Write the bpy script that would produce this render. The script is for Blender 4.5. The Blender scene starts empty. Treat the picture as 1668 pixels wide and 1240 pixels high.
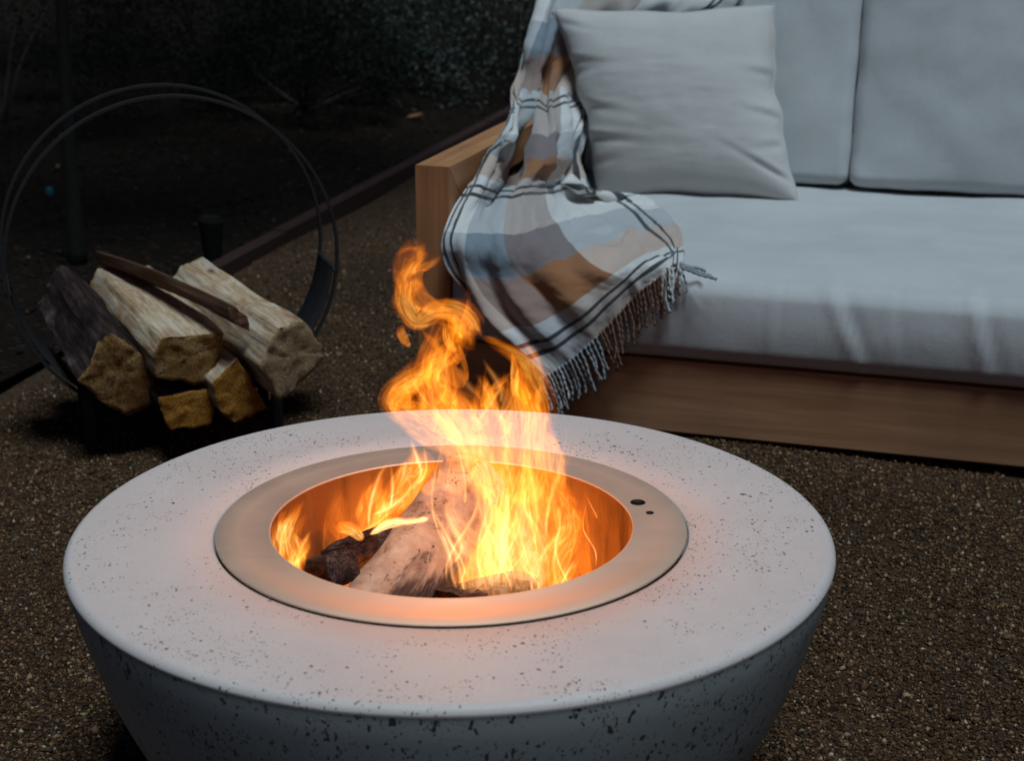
import bpy, bmesh, math, random
import numpy as np
from mathutils import Vector, Matrix, noise as mnoise

# ------------------------------------------------------------------ camera, sky, sun, exposure
scene = bpy.context.scene
COL = scene.collection
PITCH = 0.30421846
CAM = np.array([0.0, 0.0, 1.340])
W_, H_, F_ = 1668.0, 1240.0, 2800.0
cam_d = bpy.data.cameras.new('camera')
cam_d.sensor_width = 36.0
cam_d.lens = F_ / W_ * 36.0
cam_d.clip_start = 0.05
cam_d.clip_end = 600.0
cam_d.dof.use_dof = True
cam_d.dof.focus_distance = 2.8
cam_d.dof.aperture_fstop = 6.0
cam = bpy.data.objects.new('camera', cam_d)
COL.objects.link(cam)
cam.location = CAM
cam.rotation_euler = (math.pi / 2 - PITCH, 0, 0)
scene.camera = cam

world = bpy.data.worlds.new('World')
scene.world = world
world.use_nodes = True
wn = world.node_tree
sky = wn.nodes.new('ShaderNodeTexSky')
sky.sky_type = 'NISHITA'
sky.sun_disc = False
sky.sun_elevation = math.radians(4)
sky.sun_rotation = math.radians(0)
sky.air_density = 1.0
sky.dust_density = 1.0
sky.ozone_density = 5.0
bg = wn.nodes['Background']
wn.links.new(sky.outputs[0], bg.inputs[0])
bg.inputs[1].default_value = 0.038

sun_d = bpy.data.lights.new('sun', 'SUN')
sun_d.energy = 2.4
sun_d.angle = math.radians(18)
sun_d.color = (0.76, 0.91, 1.0)
sun = bpy.data.objects.new('sun', sun_d)
COL.objects.link(sun)
sun.rotation_euler = (math.radians(19), math.radians(8), 0)

scene.view_settings.view_transform = 'Standard'
scene.view_settings.look = 'None'
scene.view_settings.gamma = 1.0
scene.view_settings.use_curve_mapping = False
scene.view_settings.exposure = 0.0
scene.render.engine = 'CYCLES'
scene.cycles.use_denoising = True
scene.cycles.transparent_max_bounces = 96
scene.cycles.max_bounces = 6
scene.cycles.sample_clamp_indirect = 4.0

# ------------------------------------------------------------------ helpers
cP, sP = math.cos(PITCH), math.sin(PITCH)
def ray(px, py):
    a = (px - W_ / 2) / F_; b = (H_ / 2 - py) / F_
    return np.array([a, cP + b * sP, -sP + b * cP])
def at_y(px, py, y):
    d = ray(px, py); return CAM + d * (y / d[1])
def at_z(px, py, z=0.0):
    d = ray(px, py); return CAM + d * ((z - CAM[2]) / d[2])

def link(o, parent=None):
    COL.objects.link(o)
    if parent is not None:
        o.parent = parent
    return o
def tag(o, label=None, cat=None, group=None, kind=None):
    if label: o['label'] = label
    if cat: o['category'] = cat
    if group: o['group'] = group
    if kind: o['kind'] = kind
    return o
def empty(name, loc=(0, 0, 0), rz=0.0):
    o = bpy.data.objects.new(name, None)
    o.location = Vector(loc); o.rotation_euler = (0, 0, rz)
    o.empty_display_size = 0.1
    return link(o)
def mesh_np(name, V, faces, mats, parent=None, smooth=True, uv=None, midx=None, col=None):
    """V (n,3); faces: (m,k) int array or list of tuples"""
    me = bpy.data.meshes.new(name)
    V = np.asarray(V, dtype=np.float64)
    if isinstance(faces, np.ndarray):
        m, k = faces.shape
        me.vertices.add(len(V)); me.vertices.foreach_set('co', V.ravel())
        me.loops.add(m * k); me.loops.foreach_set('vertex_index', faces.ravel().astype(np.int32))
        me.polygons.add(m)
        me.polygons.foreach_set('loop_start', np.arange(0, m * k, k, dtype=np.int32))
        me.polygons.foreach_set('loop_total', np.full(m, k, dtype=np.int32))
        me.update(calc_edges=True)
    else:
        me.from_pydata([tuple(v) for v in V], [], faces)
    if not isinstance(mats, (list, tuple)): mats = [mats]
    for mm in mats: me.materials.append(mm)
    if midx is not None: me.polygons.foreach_set('material_index', np.asarray(midx, dtype=np.int32))
    if smooth: me.polygons.foreach_set('use_smooth', np.ones(len(me.polygons), dtype=bool))
    if uv is not None:
        uvs = uv if isinstance(uv, dict) else {'UVMap': uv}
        li = np.zeros(len(me.loops), dtype=np.int32); me.loops.foreach_get('vertex_index', li)
        for nm, arr in uvs.items():
            l = me.uv_layers.new(name=nm)
            l.data.foreach_set('uv', np.asarray(arr)[li].astype(np.float32).ravel())
    if col is not None:
        ca = me.color_attributes.new(name='tint', type='FLOAT_COLOR', domain='POINT')
        ca.data.foreach_set('color', np.asarray(col, dtype=np.float32).ravel())
    me.validate(); me.update()
    o = bpy.data.objects.new(name, me)
    return link(o, parent)
def grid_faces(n, m, wrap=False):
    i, j = np.meshgrid(np.arange(n - 1), np.arange(m if wrap else m - 1), indexing='ij')
    j2 = (j + 1) % m
    return np.stack([i * m + j, i * m + j2, (i + 1) * m + j2, (i + 1) * m + j], -1).reshape(-1, 4)
def bm_obj(name, bm, mats, parent=None, smooth=False):
    me = bpy.data.meshes.new(name)
    bmesh.ops.recalc_face_normals(bm, faces=bm.faces[:])
    bm.to_mesh(me); bm.free()
    if not isinstance(mats, (list, tuple)): mats = [mats]
    for m in mats: me.materials.append(m)
    if smooth:
        for p in me.polygons: p.use_smooth = True
    return link(bpy.data.objects.new(name, me), parent)
def prism(name, poly, a0, a1, axis, mats, parent, bevel=0.003):
    """poly: 2D points in the two axes other than `axis`, extruded from a0 to a1"""
    bm = bmesh.new()
    def mk(p, a):
        if axis == 0: return (a, p[0], p[1])
        if axis == 1: return (p[0], a, p[1])
        return (p[0], p[1], a)
    v0 = [bm.verts.new(mk(p, a0)) for p in poly]
    v1 = [bm.verts.new(mk(p, a1)) for p in poly]
    bm.faces.new(v0); bm.faces.new(v1[::-1])
    n = len(poly)
    for i in range(n):
        bm.faces.new([v0[i], v0[(i + 1) % n], v1[(i + 1) % n], v1[i]])
    bmesh.ops.recalc_face_normals(bm, faces=bm.faces[:])
    if bevel:
        bmesh.ops.bevel(bm, geom=bm.edges[:], offset=bevel, segments=2, affect='EDGES', profile=0.6)
    return bm_obj(name, bm, mats, parent)
def box(name, lo, hi, mats, parent, bevel=0.003):
    return prism(name, [(lo[1], lo[2]), (hi[1], lo[2]), (hi[1], hi[2]), (lo[1], hi[2])], lo[0], hi[0], 0, mats, parent, bevel)
def lathe(name, prof, n, mats, parent, midx=None, smooth=True):
    prof = np.array(prof, dtype=float)
    a = np.linspace(0, 2 * np.pi, n, endpoint=False)
    V = np.stack([prof[:, 0][:, None] * np.cos(a), prof[:, 0][:, None] * np.sin(a), np.repeat(prof[:, 1][:, None], n, 1)], -1)
    f = grid_faces(len(prof), n, True)
    mi = None if midx is None else np.repeat(np.array(midx), n)
    return mesh_np(name, V.reshape(-1, 3), f, mats, parent, smooth, midx=mi)
def catmull(P, n):
    """resample rows of P (k,d) to n points on a Catmull-Rom curve"""
    P = np.asarray(P, dtype=float); k = len(P)
    Q = np.vstack([2 * P[0] - P[1], P, 2 * P[-1] - P[-2]])
    t = np.linspace(0, k - 1 - 1e-9, n); i = t.astype(int); f = (t - i)[:, None]
    p0, p1, p2, p3 = Q[i], Q[i + 1], Q[i + 2], Q[i + 3]
    return 0.5 * ((2 * p1) + (-p0 + p2) * f + (2 * p0 - 5 * p1 + 4 * p2 - p3) * f ** 2 + (-p0 + 3 * p1 - 3 * p2 + p3) * f ** 3)
def tube(path, rad, n=8, closed=False):
    """returns V, F for a tube along path (k,3) with radii"""
    P = np.asarray(path, dtype=float); k = len(P)
    r = np.broadcast_to(np.asarray(rad, dtype=float), (k,))
    T = np.gradient(P, axis=0) if not closed else (np.roll(P, -1, 0) - np.roll(P, 1, 0))
    T /= np.linalg.norm(T, axis=1)[:, None] + 1e-12
    up = np.array([0, 0, 1.0]) if abs(T[0][2]) < 0.9 else np.array([1.0, 0, 0])
    A = np.cross(T, up); A /= np.linalg.norm(A, axis=1)[:, None] + 1e-9
    B = np.cross(T, A)
    a = np.linspace(0, 2 * np.pi, n, endpoint=False)
    V = P[:, None, :] + r[:, None, None] * (np.cos(a)[None, :, None] * A[:, None, :] + np.sin(a)[None, :, None] * B[:, None, :])
    F = [tuple(x) for x in grid_faces(k, n, True)]
    if closed:
        F += [((k - 1) * n + j, (k - 1) * n + (j + 1) % n, (j + 1) % n, j) for j in range(n)]
    else:
        F += [tuple(range(n))[::-1], tuple((k - 1) * n + j for j in range(n))]
    return V.reshape(-1, 3), F
def fbm(P, scale, seed=0.0, oct=3):
    off = Vector((seed * 13.7, seed * 7.1, seed * 3.3))
    return np.array([mnoise.fractal(Vector(p) * scale + off, 1.0, 2.0, oct) for p in P])

# ---- node helpers
class NT:
    def __init__(s, name):
        s.m = bpy.data.materials.new(name); s.m.use_nodes = True
        s.t = s.m.node_tree; s.t.nodes.clear()
        s.out = s.t.nodes.new('ShaderNodeOutputMaterial')
    def n(s, typ, ins=None, **kw):
        nd = s.t.nodes.new(typ)
        for k, v in kw.items(): setattr(nd, k, v)
        for k, v in (ins or {}).items(): s.set(nd.inputs[k], v)
        return nd
    def set(s, sock, v):
        if isinstance(v, bpy.types.NodeSocket): s.t.links.new(v, sock)
        elif isinstance(v, (tuple, list)) and len(v) == 3 and sock.type == 'RGBA': sock.default_value = (*v, 1)
        else: sock.default_value = v
    def math(s, op, a, b=0.0, c=0.0, clamp=False):
        nd = s.n('ShaderNodeMath', {0: a, 1: b, 2: c}, operation=op); nd.use_clamp = clamp
        return nd.outputs[0]
    def mix(s, f, a, b, typ='MIX'):
        nd = s.n('ShaderNodeMix', {0: f, 6: a, 7: b}, data_type='RGBA', blend_type=typ)
        return nd.outputs[2]
    def ramp(s, f, stops, interp='LINEAR'):
        nd = s.n('ShaderNodeValToRGB', {0: f}); r = nd.color_ramp; r.interpolation = interp
        while len(r.elements) < len(stops): r.elements.new(0.5)
        for e, (p, c) in zip(r.elements, stops):
            e.position = p
            e.color = (*c, 1) if isinstance(c, (tuple, list)) else (c, c, c, 1)
        return nd.outputs[0]
    def coord(s, kind='Object'): return s.n('ShaderNodeTexCoord').outputs[kind]
    def mapping(s, v, scale=(1, 1, 1), rot=(0, 0, 0), loc=(0, 0, 0)):
        return s.n('ShaderNodeMapping', {0: v, 1: loc, 2: rot, 3: scale}).outputs[0]
    def noise(s, v, scale, detail=3.0, rough=0.55, dist=0.0, out=0):
        return s.n('ShaderNodeTexNoise', {'Vector': v, 'Scale': scale, 'Detail': detail, 'Roughness': rough, 'Distortion': dist}).outputs[out]
    def sstep(s, v, lo, hi):
        nd = s.n('ShaderNodeMapRange', {0: v, 1: lo, 2: hi, 3: 0.0, 4: 1.0}, interpolation_type='SMOOTHSTEP')
        return nd.outputs[0]
    def bump(s, h, strength, dist=0.01, normal=None):
        d = {'Height': h, 'Strength': strength, 'Distance': dist}
        if normal is not None: d['Normal'] = normal
        return s.n('ShaderNodeBump', d).outputs[0]
    def bsdf(s, **k):
        nd = s.n('ShaderNodeBsdfPrincipled')
        for kk, v in k.items(): s.set(nd.inputs[kk.replace('_', ' ')], v)
        s.t.links.new(nd.outputs[0], s.out.inputs[0]); return nd

def m_concrete(name, side):
    t = NT(name); co = t.coord()
    if side: cs = t.mapping(co, (1, 1, 0.45))
    else: cs = co
    warp = t.noise(co, 60, 2, out=1)
    wv = t.n('ShaderNodeVectorMath', {0: warp, 1: (0.5, 0.5, 0.5)}, operation='SUBTRACT').outputs[0]
    wv = t.n('ShaderNodeVectorMath', {0: wv, 3: 0.022 if side else 0.014}, operation='SCALE').outputs[0]
    cw = t.n('ShaderNodeVectorMath', {0: cs, 1: wv}, operation='ADD').outputs[0]
    def pits(scale, rad, seedmask, lo, hi):
        v = t.n('ShaderNodeTexVoronoi', {'Vector': cw, 'Scale': scale, 'Randomness': 1.0})
        rnd = t.n('ShaderNodeSeparateColor', {0: v.outputs['Color']}).outputs[0]
        mask = t.sstep(t.noise(co, seedmask, 2), lo, hi)
        r = t.math('MULTIPLY', t.math('MULTIPLY', t.math('POWER', rnd, 2.2), rad), mask)
        d = t.math('SUBTRACT', r, v.outputs['Distance'])
        return t.sstep(d, 0.0, 0.05)
    if side:
        p1 = pits(125, 0.52, 9, 0.24, 0.56); p2 = pits(240, 0.55, 14, 0.26, 0.56)
    else:
        p1 = pits(112, 0.31, 8, 0.34, 0.64); p2 = pits(230, 0.42, 13, 0.33, 0.59)
    pit = t.math('MAXIMUM', p1, p2)
    mott = t.math('MULTIPLY_ADD', t.noise(co, 28, 4, 0.65), 0.4, t.math('MULTIPLY', t.noise(co, 5, 4, 0.6), 0.6))
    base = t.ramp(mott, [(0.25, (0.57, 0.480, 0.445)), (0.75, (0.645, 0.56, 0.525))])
    if side: base = t.ramp(mott, [(0.25, (0.345, 0.36, 0.36)), (0.75, (0.42, 0.435, 0.435))])   # bowl side's shade painted into the base: darker, cooler than the top
    fine = t.noise(co, 420, 2)
    base = t.mix(0.10, base, t.ramp(fine, [(0.3, 0.25), (0.7, 0.8)]))
    col = t.mix(t.math('MULTIPLY', pit, 0.93), base, (0.035, 0.036, 0.036))
    h = t.math('SUBTRACT', t.math('MULTIPLY', fine, 0.05), pit)
    nrm = t.bump(h, 0.75 if side else 0.5, 0.0035)
    t.bsdf(Base_Color=col, Roughness=t.math('MULTIPLY_ADD', mott, 0.2, 0.38 if side else 0.5), Normal=nrm, Specular_IOR_Level=0.5)
    return t.m

def m_steel(name, col, rough, soot=0.0):
    t = NT(name); co = t.coord()
    g = t.noise(t.mapping(co, (1, 1, 60)), 30, 3)
    b = t.noise(co, 5, 4, 0.6)
    c = t.mix(b, tuple(x * 0.80 for x in col), col)
    sm = t.sstep(t.noise(t.mapping(co, (9, 9, 2.2)), 1.0, 5, 0.65, 0.8), 0.42, 0.68)
    if soot:
        c = t.mix(t.math('MULTIPLY', sm, soot), c, tuple(x * 0.22 for x in col))
    scr = t.noise(t.mapping(co, (14, 160, 40), (0, 0, 0.5)), 1.0, 4, 0.7)
    t.bsdf(Base_Color=c, Metallic=1.0, Roughness=t.math('ADD', t.math('MULTIPLY_ADD', t.noise(co, 9, 4, 0.65), 0.16, rough - 0.10), t.math('MULTIPLY', scr, 0.10)),
           Normal=t.bump(t.math('ADD', g, t.math('MULTIPLY', scr, 1.5)), 0.06, 0.002))
    return t.m

def m_wood(name, dark, light, axis, rough=0.5, scale=1.0, bump=0.15, spec=0.4):
    """long grain wood; axis = index of the grain direction in object space"""
    t = NT(name); co = t.coord()
    sc = [26 * scale] * 3; sc[axis] = 1.1 * scale
    rnd = t.n('ShaderNodeObjectInfo').outputs['Random']
    off = t.n('ShaderNodeCombineXYZ', {0: t.math('MULTIPLY', rnd, 31.0), 1: t.math('MULTIPLY', rnd, 17.0), 2: rnd}).outputs[0]
    cv = t.n('ShaderNodeVectorMath', {0: co, 1: off}, operation='ADD').outputs[0]
    g1 = t.noise(t.mapping(cv, sc), 1.0, 5, 0.6, 0.6)
    sc2 = [190 * scale] * 3; sc2[axis] = 5 * scale
    g2 = t.noise(t.mapping(cv, sc2), 1.0, 3, 0.6)
    f = t.math('ADD', t.math('MULTIPLY', g1, 0.7), t.math('MULTIPLY', g2, 0.3))
    c = t.ramp(f, [(0.34, dark), (0.52, tuple((a + b) / 2 for a, b in zip(dark, light))), (0.66, light)])
    blot = t.sstep(t.noise(cv, 3.2, 3), 0.42, 0.72)
    c = t.mix(t.math('MULTIPLY', blot, 0.35), c, tuple(0.55 * x for x in dark))
    t.bsdf(Base_Color=c, Roughness=t.math('MULTIPLY_ADD', g2, 0.25, rough - 0.1), Normal=t.bump(f, bump, 0.002), Specular_IOR_Level=spec)
    return t.m

def m_fabric(name, c0, c1, weave=900.0, bump=0.2):
    t = NT(name); co = t.coord()
    n = t.noise(co, 4.5, 4, 0.6)
    c = t.ramp(n, [(0.3, c0), (0.7, c1)])
    wx = t.n('ShaderNodeTexWave', {'Vector': co, 'Scale': weave / 6.28, 'Distortion': 1.5}, bands_direction='X').outputs[1]
    wz = t.n('ShaderNodeTexWave', {'Vector': t.mapping(co, (1, 1, 1), (0.9, 0, 0)), 'Scale': weave / 6.28, 'Distortion': 1.5}, bands_direction='Z').outputs[1]
    slub = t.noise(t.mapping(co, (30, 30, 380)), 1.0, 3)
    slub2 = t.noise(t.mapping(co, (420, 30, 30)), 1.0, 3)
    h = t.math('ADD', t.math('ADD', wx, wz), t.math('MULTIPLY', t.math('ADD', slub, slub2), 1.6))
    c = t.mix(t.math('MULTIPLY', t.math('ADD', slub, slub2), 0.10), c, (0.30, 0.29, 0.27))
    spots = t.n('ShaderNodeTexVoronoi', {'Vector': co, 'Scale': 6.0})
    sp = t.sstep(t.math('SUBTRACT', 0.022, spots.outputs['Distance']), 0.0, 0.012)
    c = t.mix(t.math('MULTIPLY', sp, 0.8), c, (0.12, 0.11, 0.10))
    wr = t.noise(t.mapping(co, (16, 16, 9)), 1.0, 5, 0.6, 1.2)
    n0_ = t.bump(wr, 0.14, 0.012)
    t.bsdf(Base_Color=c, Roughness=0.92, Normal=t.bump(h, bump, 0.0012, n0_), Sheen_Weight=0.15, Specular_IOR_Level=0.15)
    return t.m

def m_simple(name, col, rough=0.6, metallic=0.0, nscale=40, var=0.3, bump=0.1, spec=0.3):
    t = NT(name); co = t.coord(); n = t.noise(co, nscale, 4, 0.6)
    c = t.mix(n, tuple(x * (1 - var) for x in col), tuple(min(1, x * (1 + var)) for x in col))
    t.bsdf(Base_Color=c, Roughness=rough, Metallic=metallic, Normal=t.bump(n, bump, 0.004), Specular_IOR_Level=spec)
    return t.m

M = {}
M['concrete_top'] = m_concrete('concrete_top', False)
M['concrete_side_shaded'] = m_concrete('concrete_side_shaded', True)
M['steel_flange'] = m_steel('steel_flange', (0.94, 0.73, 0.57), 0.68)
M['steel_inner'] = m_steel('steel_inner', (0.50, 0.30, 0.15), 0.5, 0.75)
M['ash'] = m_simple('ash', (0.16, 0.15, 0.14), 0.9, nscale=30, var=0.6, bump=0.6)
M['teak_x'] = m_wood('teak_x', (0.29, 0.14, 0.067), (0.48, 0.265, 0.145), 0, 0.55)
M['teak_y'] = m_wood('teak_y', (0.33, 0.135, 0.052), (0.55, 0.275, 0.125), 1, 0.5)
M['teak_z'] = m_wood('teak_z', (0.32, 0.13, 0.05), (0.52, 0.24, 0.105), 2, 0.5)
M['linen'] = m_fabric('linen', (0.47, 0.485, 0.49), (0.54, 0.55, 0.555))
M['linen_pillow'] = m_fabric('linen_pillow', (0.54, 0.53, 0.51), (0.62, 0.605, 0.585), 1100.0, 0.25)
M['iron'] = m_simple('iron', (0.014, 0.014, 0.015), 0.6, 0.0, 60, 0.4, 0.15, 0.4)
M['black'] = m_simple('black', (0.006, 0.006, 0.006), 0.95, spec=0.1)

# ------------------------------------------------------------------ ground, planting bed
rng = np.random.default_rng(7)
random.seed(7)
t = NT('gravel_soil'); co = t.coord()
big = t.noise(co, 1.3, 4, 0.6)
sm = t.noise(co, 150, 4, 0.7)
vo = t.n('ShaderNodeTexVoronoi', {'Vector': co, 'Scale': 170.0})
rn = t.n('ShaderNodeSeparateColor', {0: vo.outputs['Color']}).outputs[0]
c = t.ramp(rn, [(0.0, (0.018, 0.009, 0.004)), (0.55, (0.052, 0.028, 0.014)), (0.85, (0.10, 0.062, 0.036)), (1.0, (0.18, 0.13, 0.085))])
c = t.mix(0.5, c, t.ramp(sm, [(0.3, (0.017, 0.009, 0.005)), (0.7, (0.085, 0.048, 0.025))]))
c = t.mix(t.sstep(big, 0.42, 0.62), c, t.mix(0.55, c, (0.020, 0.012, 0.007)))
h = t.math('SUBTRACT', t.math('MULTIPLY', sm, 0.6), vo.outputs['Distance'])
t.bsdf(Base_Color=c, Roughness=0.95, Normal=t.bump(h, 0.7, 0.006), Specular_IOR_Level=0.2)
M['gravel_soil'] = t.m
t = NT('mulch_soil'); co = t.coord()
sm = t.noise(co, 60, 5, 0.7)
vo = t.n('ShaderNodeTexVoronoi', {'Vector': t.mapping(co, (1, 1.7, 1)), 'Scale': 60.0})
rn = t.n('ShaderNodeSeparateColor', {0: vo.outputs['Color']}).outputs[0]
c = t.ramp(rn, [(0.0, (0.006, 0.0035, 0.002)), (0.7, (0.013, 0.008, 0.005)), (0.93, (0.022, 0.015, 0.010)), (1.0, (0.07, 0.055, 0.04))])
c = t.mix(0.4, c, t.ramp(sm, [(0.3, (0.004, 0.0025, 0.0015)), (0.75, (0.022, 0.014, 0.009))]))
t.bsdf(Base_Color=c, Roughness=0.97, Normal=t.bump(t.math('SUBTRACT', sm, vo.outputs['Distance']), 0.8, 0.02), Specular_IOR_Level=0.1)
M['mulch_soil'] = t.m

def hgt(x, y):
    return 0.010 * np.sin(x * 2.1 + 0.6) * np.cos(y * 1.7) + 0.006 * np.sin(5.3 * x + y * 3.1)
xs = np.concatenate([[-200, -60, -20, -9], np.linspace(-5, 5, 90), [9, 20, 60, 200]])
ys = np.concatenate([[-100, -20, -5], np.linspace(-1, 9, 90), [14, 30, 80, 300]])
X, Y = np.meshgrid(xs, ys, indexing='ij')
Z = hgt(X, Y) * np.exp(-((X / 6) ** 4) - ((Y - 4) / 6) ** 4) - 0.016
ground = mesh_np('ground', np.stack([X, Y, Z], -1).reshape(-1, 3), grid_faces(len(xs), len(ys))[:, ::-1], M['gravel_soil'])
tag(ground, kind='structure')

# edging line between patio gravel and planting bed (world xy)
_a = at_z(392, 430)[:2]; _b = at_z(690, 268)[:2]
_d = (_b - _a) / np.linalg.norm(_b - _a)
E0 = _a - _d * 2.2; E1 = _b + _d * 3.5
Ed = (E1 - E0) / np.linalg.norm(E1 - E0); En = np.array([-Ed[1], Ed[0]])   # En points to the bed (left/back)
# planting bed: low mounded sheet on the far left side of the edging
a = np.concatenate([np.linspace(-4, 12, 120), [16, 30]]); b = np.concatenate([np.linspace(0.03, 6, 60), [9, 20]])
A, B = np.meshgrid(a, b, indexing='ij')
PX = E0[0] + Ed[0] * A + En[0] * B; PY = E0[1] + Ed[1] * A + En[1] * B
rg = np.random.default_rng(3)
PZ = 0.012 + 0.05 * (1 - np.exp(-B * 1.2)) + 0.02 * np.sin(A * 2.3) * np.sin(B * 3.1) + rg.normal(0, 0.004, A.shape)
bed = mesh_np('planting_bed', np.stack([PX, PY, PZ], -1).reshape(-1, 3), grid_faces(*A.shape)[:, ::-1], M['mulch_soil'])
tag(bed, kind='structure')
def bed_z(x, y):
    d = np.array([x, y]) - E0; bb = d @ En; aa = d @ Ed
    return 0.012 + 0.05 * (1 - math.exp(-max(bb, 0) * 1.2)) + 0.02 * math.sin(aa * 2.3) * math.sin(max(bb, 0) * 3.1)

# ------------------------------------------------------------------ gravel grains (stuff)
def attr_mat(name, rough, tintscale=1.0):
    t = NT(name)
    at = t.n('ShaderNodeAttribute', attribute_name='tint').outputs[0]
    n = t.noise(t.coord(), 300, 2)
    c = t.mix(t.math('MULTIPLY', n, 0.5), at, t.mix(1.0, at, (0.35, 0.3, 0.25), 'MULTIPLY'))
    t.bsdf(Base_Color=c, Roughness=rough, Specular_IOR_Level=0.25)
    return t.m
M['grain'] = attr_mat('gravel_grain', 0.9)
def grains(name, N, sampler, size_fn, palette, weights, zoff):
    P = sampler(N); N = len(P)
    base = np.array([[1, 0, 0], [-1, 0, 0], [0, 1, 0], [0, -1, 0], [0, 0, 1], [0, 0, -1]], float)
    f = np.array([[0, 2, 4], [2, 1, 4], [1, 3, 4], [3, 0, 4], [2, 0, 5], [1, 2, 5], [3, 1, 5], [0, 3, 5]])
    s = size_fn(N)
    sc = s[:, None] * rng.uniform(0.6, 1.3, (N, 3)); sc[:, 2] *= 0.75
    V = base[None] * sc[:, None, :] + rng.normal(0, 0.22, (N, 6, 3)) * s[:, None, None]
    th = rng.uniform(0, 2 * np.pi, N); c, sn = np.cos(th), np.sin(th)
    x = V[..., 0] * c[:, None] - V[..., 1] * sn[:, None]; y = V[..., 0] * sn[:, None] + V[..., 1] * c[:, None]
    V = np.stack([x, y, V[..., 2]], -1) + P[:, None, :]
    V[..., 2] += (zoff * s)[:, None]
    F = (f[None] + 6 * np.arange(N)[:, None, None]).reshape(-1, 3)
    pi = rng.choice(len(palette), N, p=weights)
    colr = np.array(palette)[pi] * rng.uniform(0.55, 1.35, (N, 1))
    C4 = np.ones((N, 6, 4)); C4[..., :3] = colr[:, None, :]
    return mesh_np(name, V.reshape(-1, 3), F, M['grain'], None, False, col=C4.reshape(-1, 4))
def gravel_sampler(N):
    # nearer ground is sampled more densely; little is spent under the bowl
    n0 = int(N * 3.2)
    y = 1.5 + rng.beta(1.25, 2.3, n0) * 6.2
    x = rng.uniform(-1, 1, n0) * (0.33 * y + 0.22)
    d = np.stack([x, y], -1) - E0
    under = (np.abs(x + 0.085) < 0.40) & (y < 2.95)
    keep = (d @ En < -0.02) & (~under | (rng.random(n0) < 0.2))
    x, y = x[keep][:N], y[keep][:N]
    z = hgt(x, y) * np.exp(-((x / 6) ** 4) - ((y - 4) / 6) ** 4) - 0.016
    return np.stack([x, y, z], -1)
pal = [(0.044, 0.018, 0.006), (0.100, 0.048, 0.019), (0.18, 0.098, 0.046), (0.29, 0.185, 0.10), (0.42, 0.32, 0.21), (0.07, 0.06, 0.045)]
g = grains('gravel', 190000, gravel_sampler, lambda n: 0.0023 + 0.0034 * rng.random(n) ** 2.2 + 0.005 * (rng.random(n) > 0.996), pal,
           [0.30, 0.34, 0.22, 0.09, 0.02, 0.03], 0.35)
tag(g, 'fine brown and tan gravel covering the patio ground', 'gravel', kind='stuff')
def litter_sampler(N):
    a = rng.uniform(0.5, 7, N); b = rng.uniform(0.05, 3.5, N)
    x = E0[0] + Ed[0] * a + En[0] * b; y = E0[1] + Ed[1] * a + En[1] * b
    z = 0.014 + 0.05 * (1 - np.exp(-b * 1.2)) + 0.02 * np.sin(a * 2.3) * np.sin(b * 3.1)
    return np.stack([x, y, z], -1)
g = grains('bark_mulch', 9000, litter_sampler, lambda n: 0.005 + 0.009 * rng.random(n) ** 2, [(0.008, 0.005, 0.003), (0.02, 0.012, 0.007), (0.05, 0.035, 0.022), (0.16, 0.13, 0.10)],
           [0.54, 0.35, 0.10, 0.01], 0.1)
tag(g, 'dark bark mulch scattered over the planting bed', 'mulch', kind='stuff')

# edging board
M['redwood'] = m_wood('redwood', (0.015, 0.0045, 0.003), (0.040, 0.011, 0.007), 0, 0.8, 0.8, 0.4)
eb = empty('edging_board', (E0[0], E0[1], -0.02), math.atan2(Ed[1], Ed[0]))
tag(eb, 'dark reddish wooden edging board between gravel and planting bed', 'edging')
L = np.linalg.norm(E1 - E0); nseg = 3
for i in range(nseg):
    box('plank', (max(i * L / nseg, 1.75) + 0.004, -0.025, 0), ((i + 1) * L / nseg - 0.004, 0.03, 0.062 + 0.003 * i), M['redwood'], eb, 0.004)

# ------------------------------------------------------------------ fire pit
PC = np.array([-0.0848, 2.257])
RIM = 0.415
pit = empty('fire_pit', (PC[0], PC[1], -0.012))
tag(pit, 'round pale concrete fire pit bowl with a steel ring', 'fire pit')
prof = [(0.02, 0.0), (0.33, 0.0), (0.352, 0.008)]
pts = np.array([(0.352, 0.008), (0.380, 0.055), (0.434, 0.135), (0.479, 0.228), (0.509, 0.315), (0.526, 0.375), (0.5335, 0.413)])
cr = catmull(pts, 40); prof += [tuple(p) for p in cr[1:]]
rr = 0.012
side_n = len(prof)
rimz = RIM + 0.012
for i in range(1, 13):
    an = math.pi / 2 * i / 12
    prof.append((0.535 - rr + rr * math.cos(an), rimz - rr + rr * math.sin(an)))
prof += [(0.50, rimz + 0.0005), (0.45, rimz + 0.001), (0.40, rimz + 0.001), (0.3345, rimz + 0.001), (0.3325, rimz - 0.002), (0.332, rimz - 0.014), (0.298, rimz - 0.0145), (0.296, 0.05), (0.02, 0.05)]
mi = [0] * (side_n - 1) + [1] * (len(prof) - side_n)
bowl = lathe('bowl', prof, 240, [M['concrete_side_shaded'], M['concrete_top']], pit, mi)
R1, R2 = 0.3305, 0.2545
zt = rimz + 0.0045
fl = lathe('steel_ring', [(R2 + 0.001, zt - 0.0035), (R1 - 0.001, zt - 0.0035), (R1, zt - 0.003), (R1, zt - 0.0008), (R1 - 0.0008, zt), (0.30, zt), (R2 + 0.004, zt), (R2 + 0.002, zt + 0.0016), (R2, zt + 0.0012), (R2, zt - 0.003), (R2 + 0.001, zt - 0.0035)], 240, M['steel_flange'], pit)
fl.data.polygons.foreach_set('use_smooth', np.ones(len(fl.data.polygons), dtype=bool))
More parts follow.
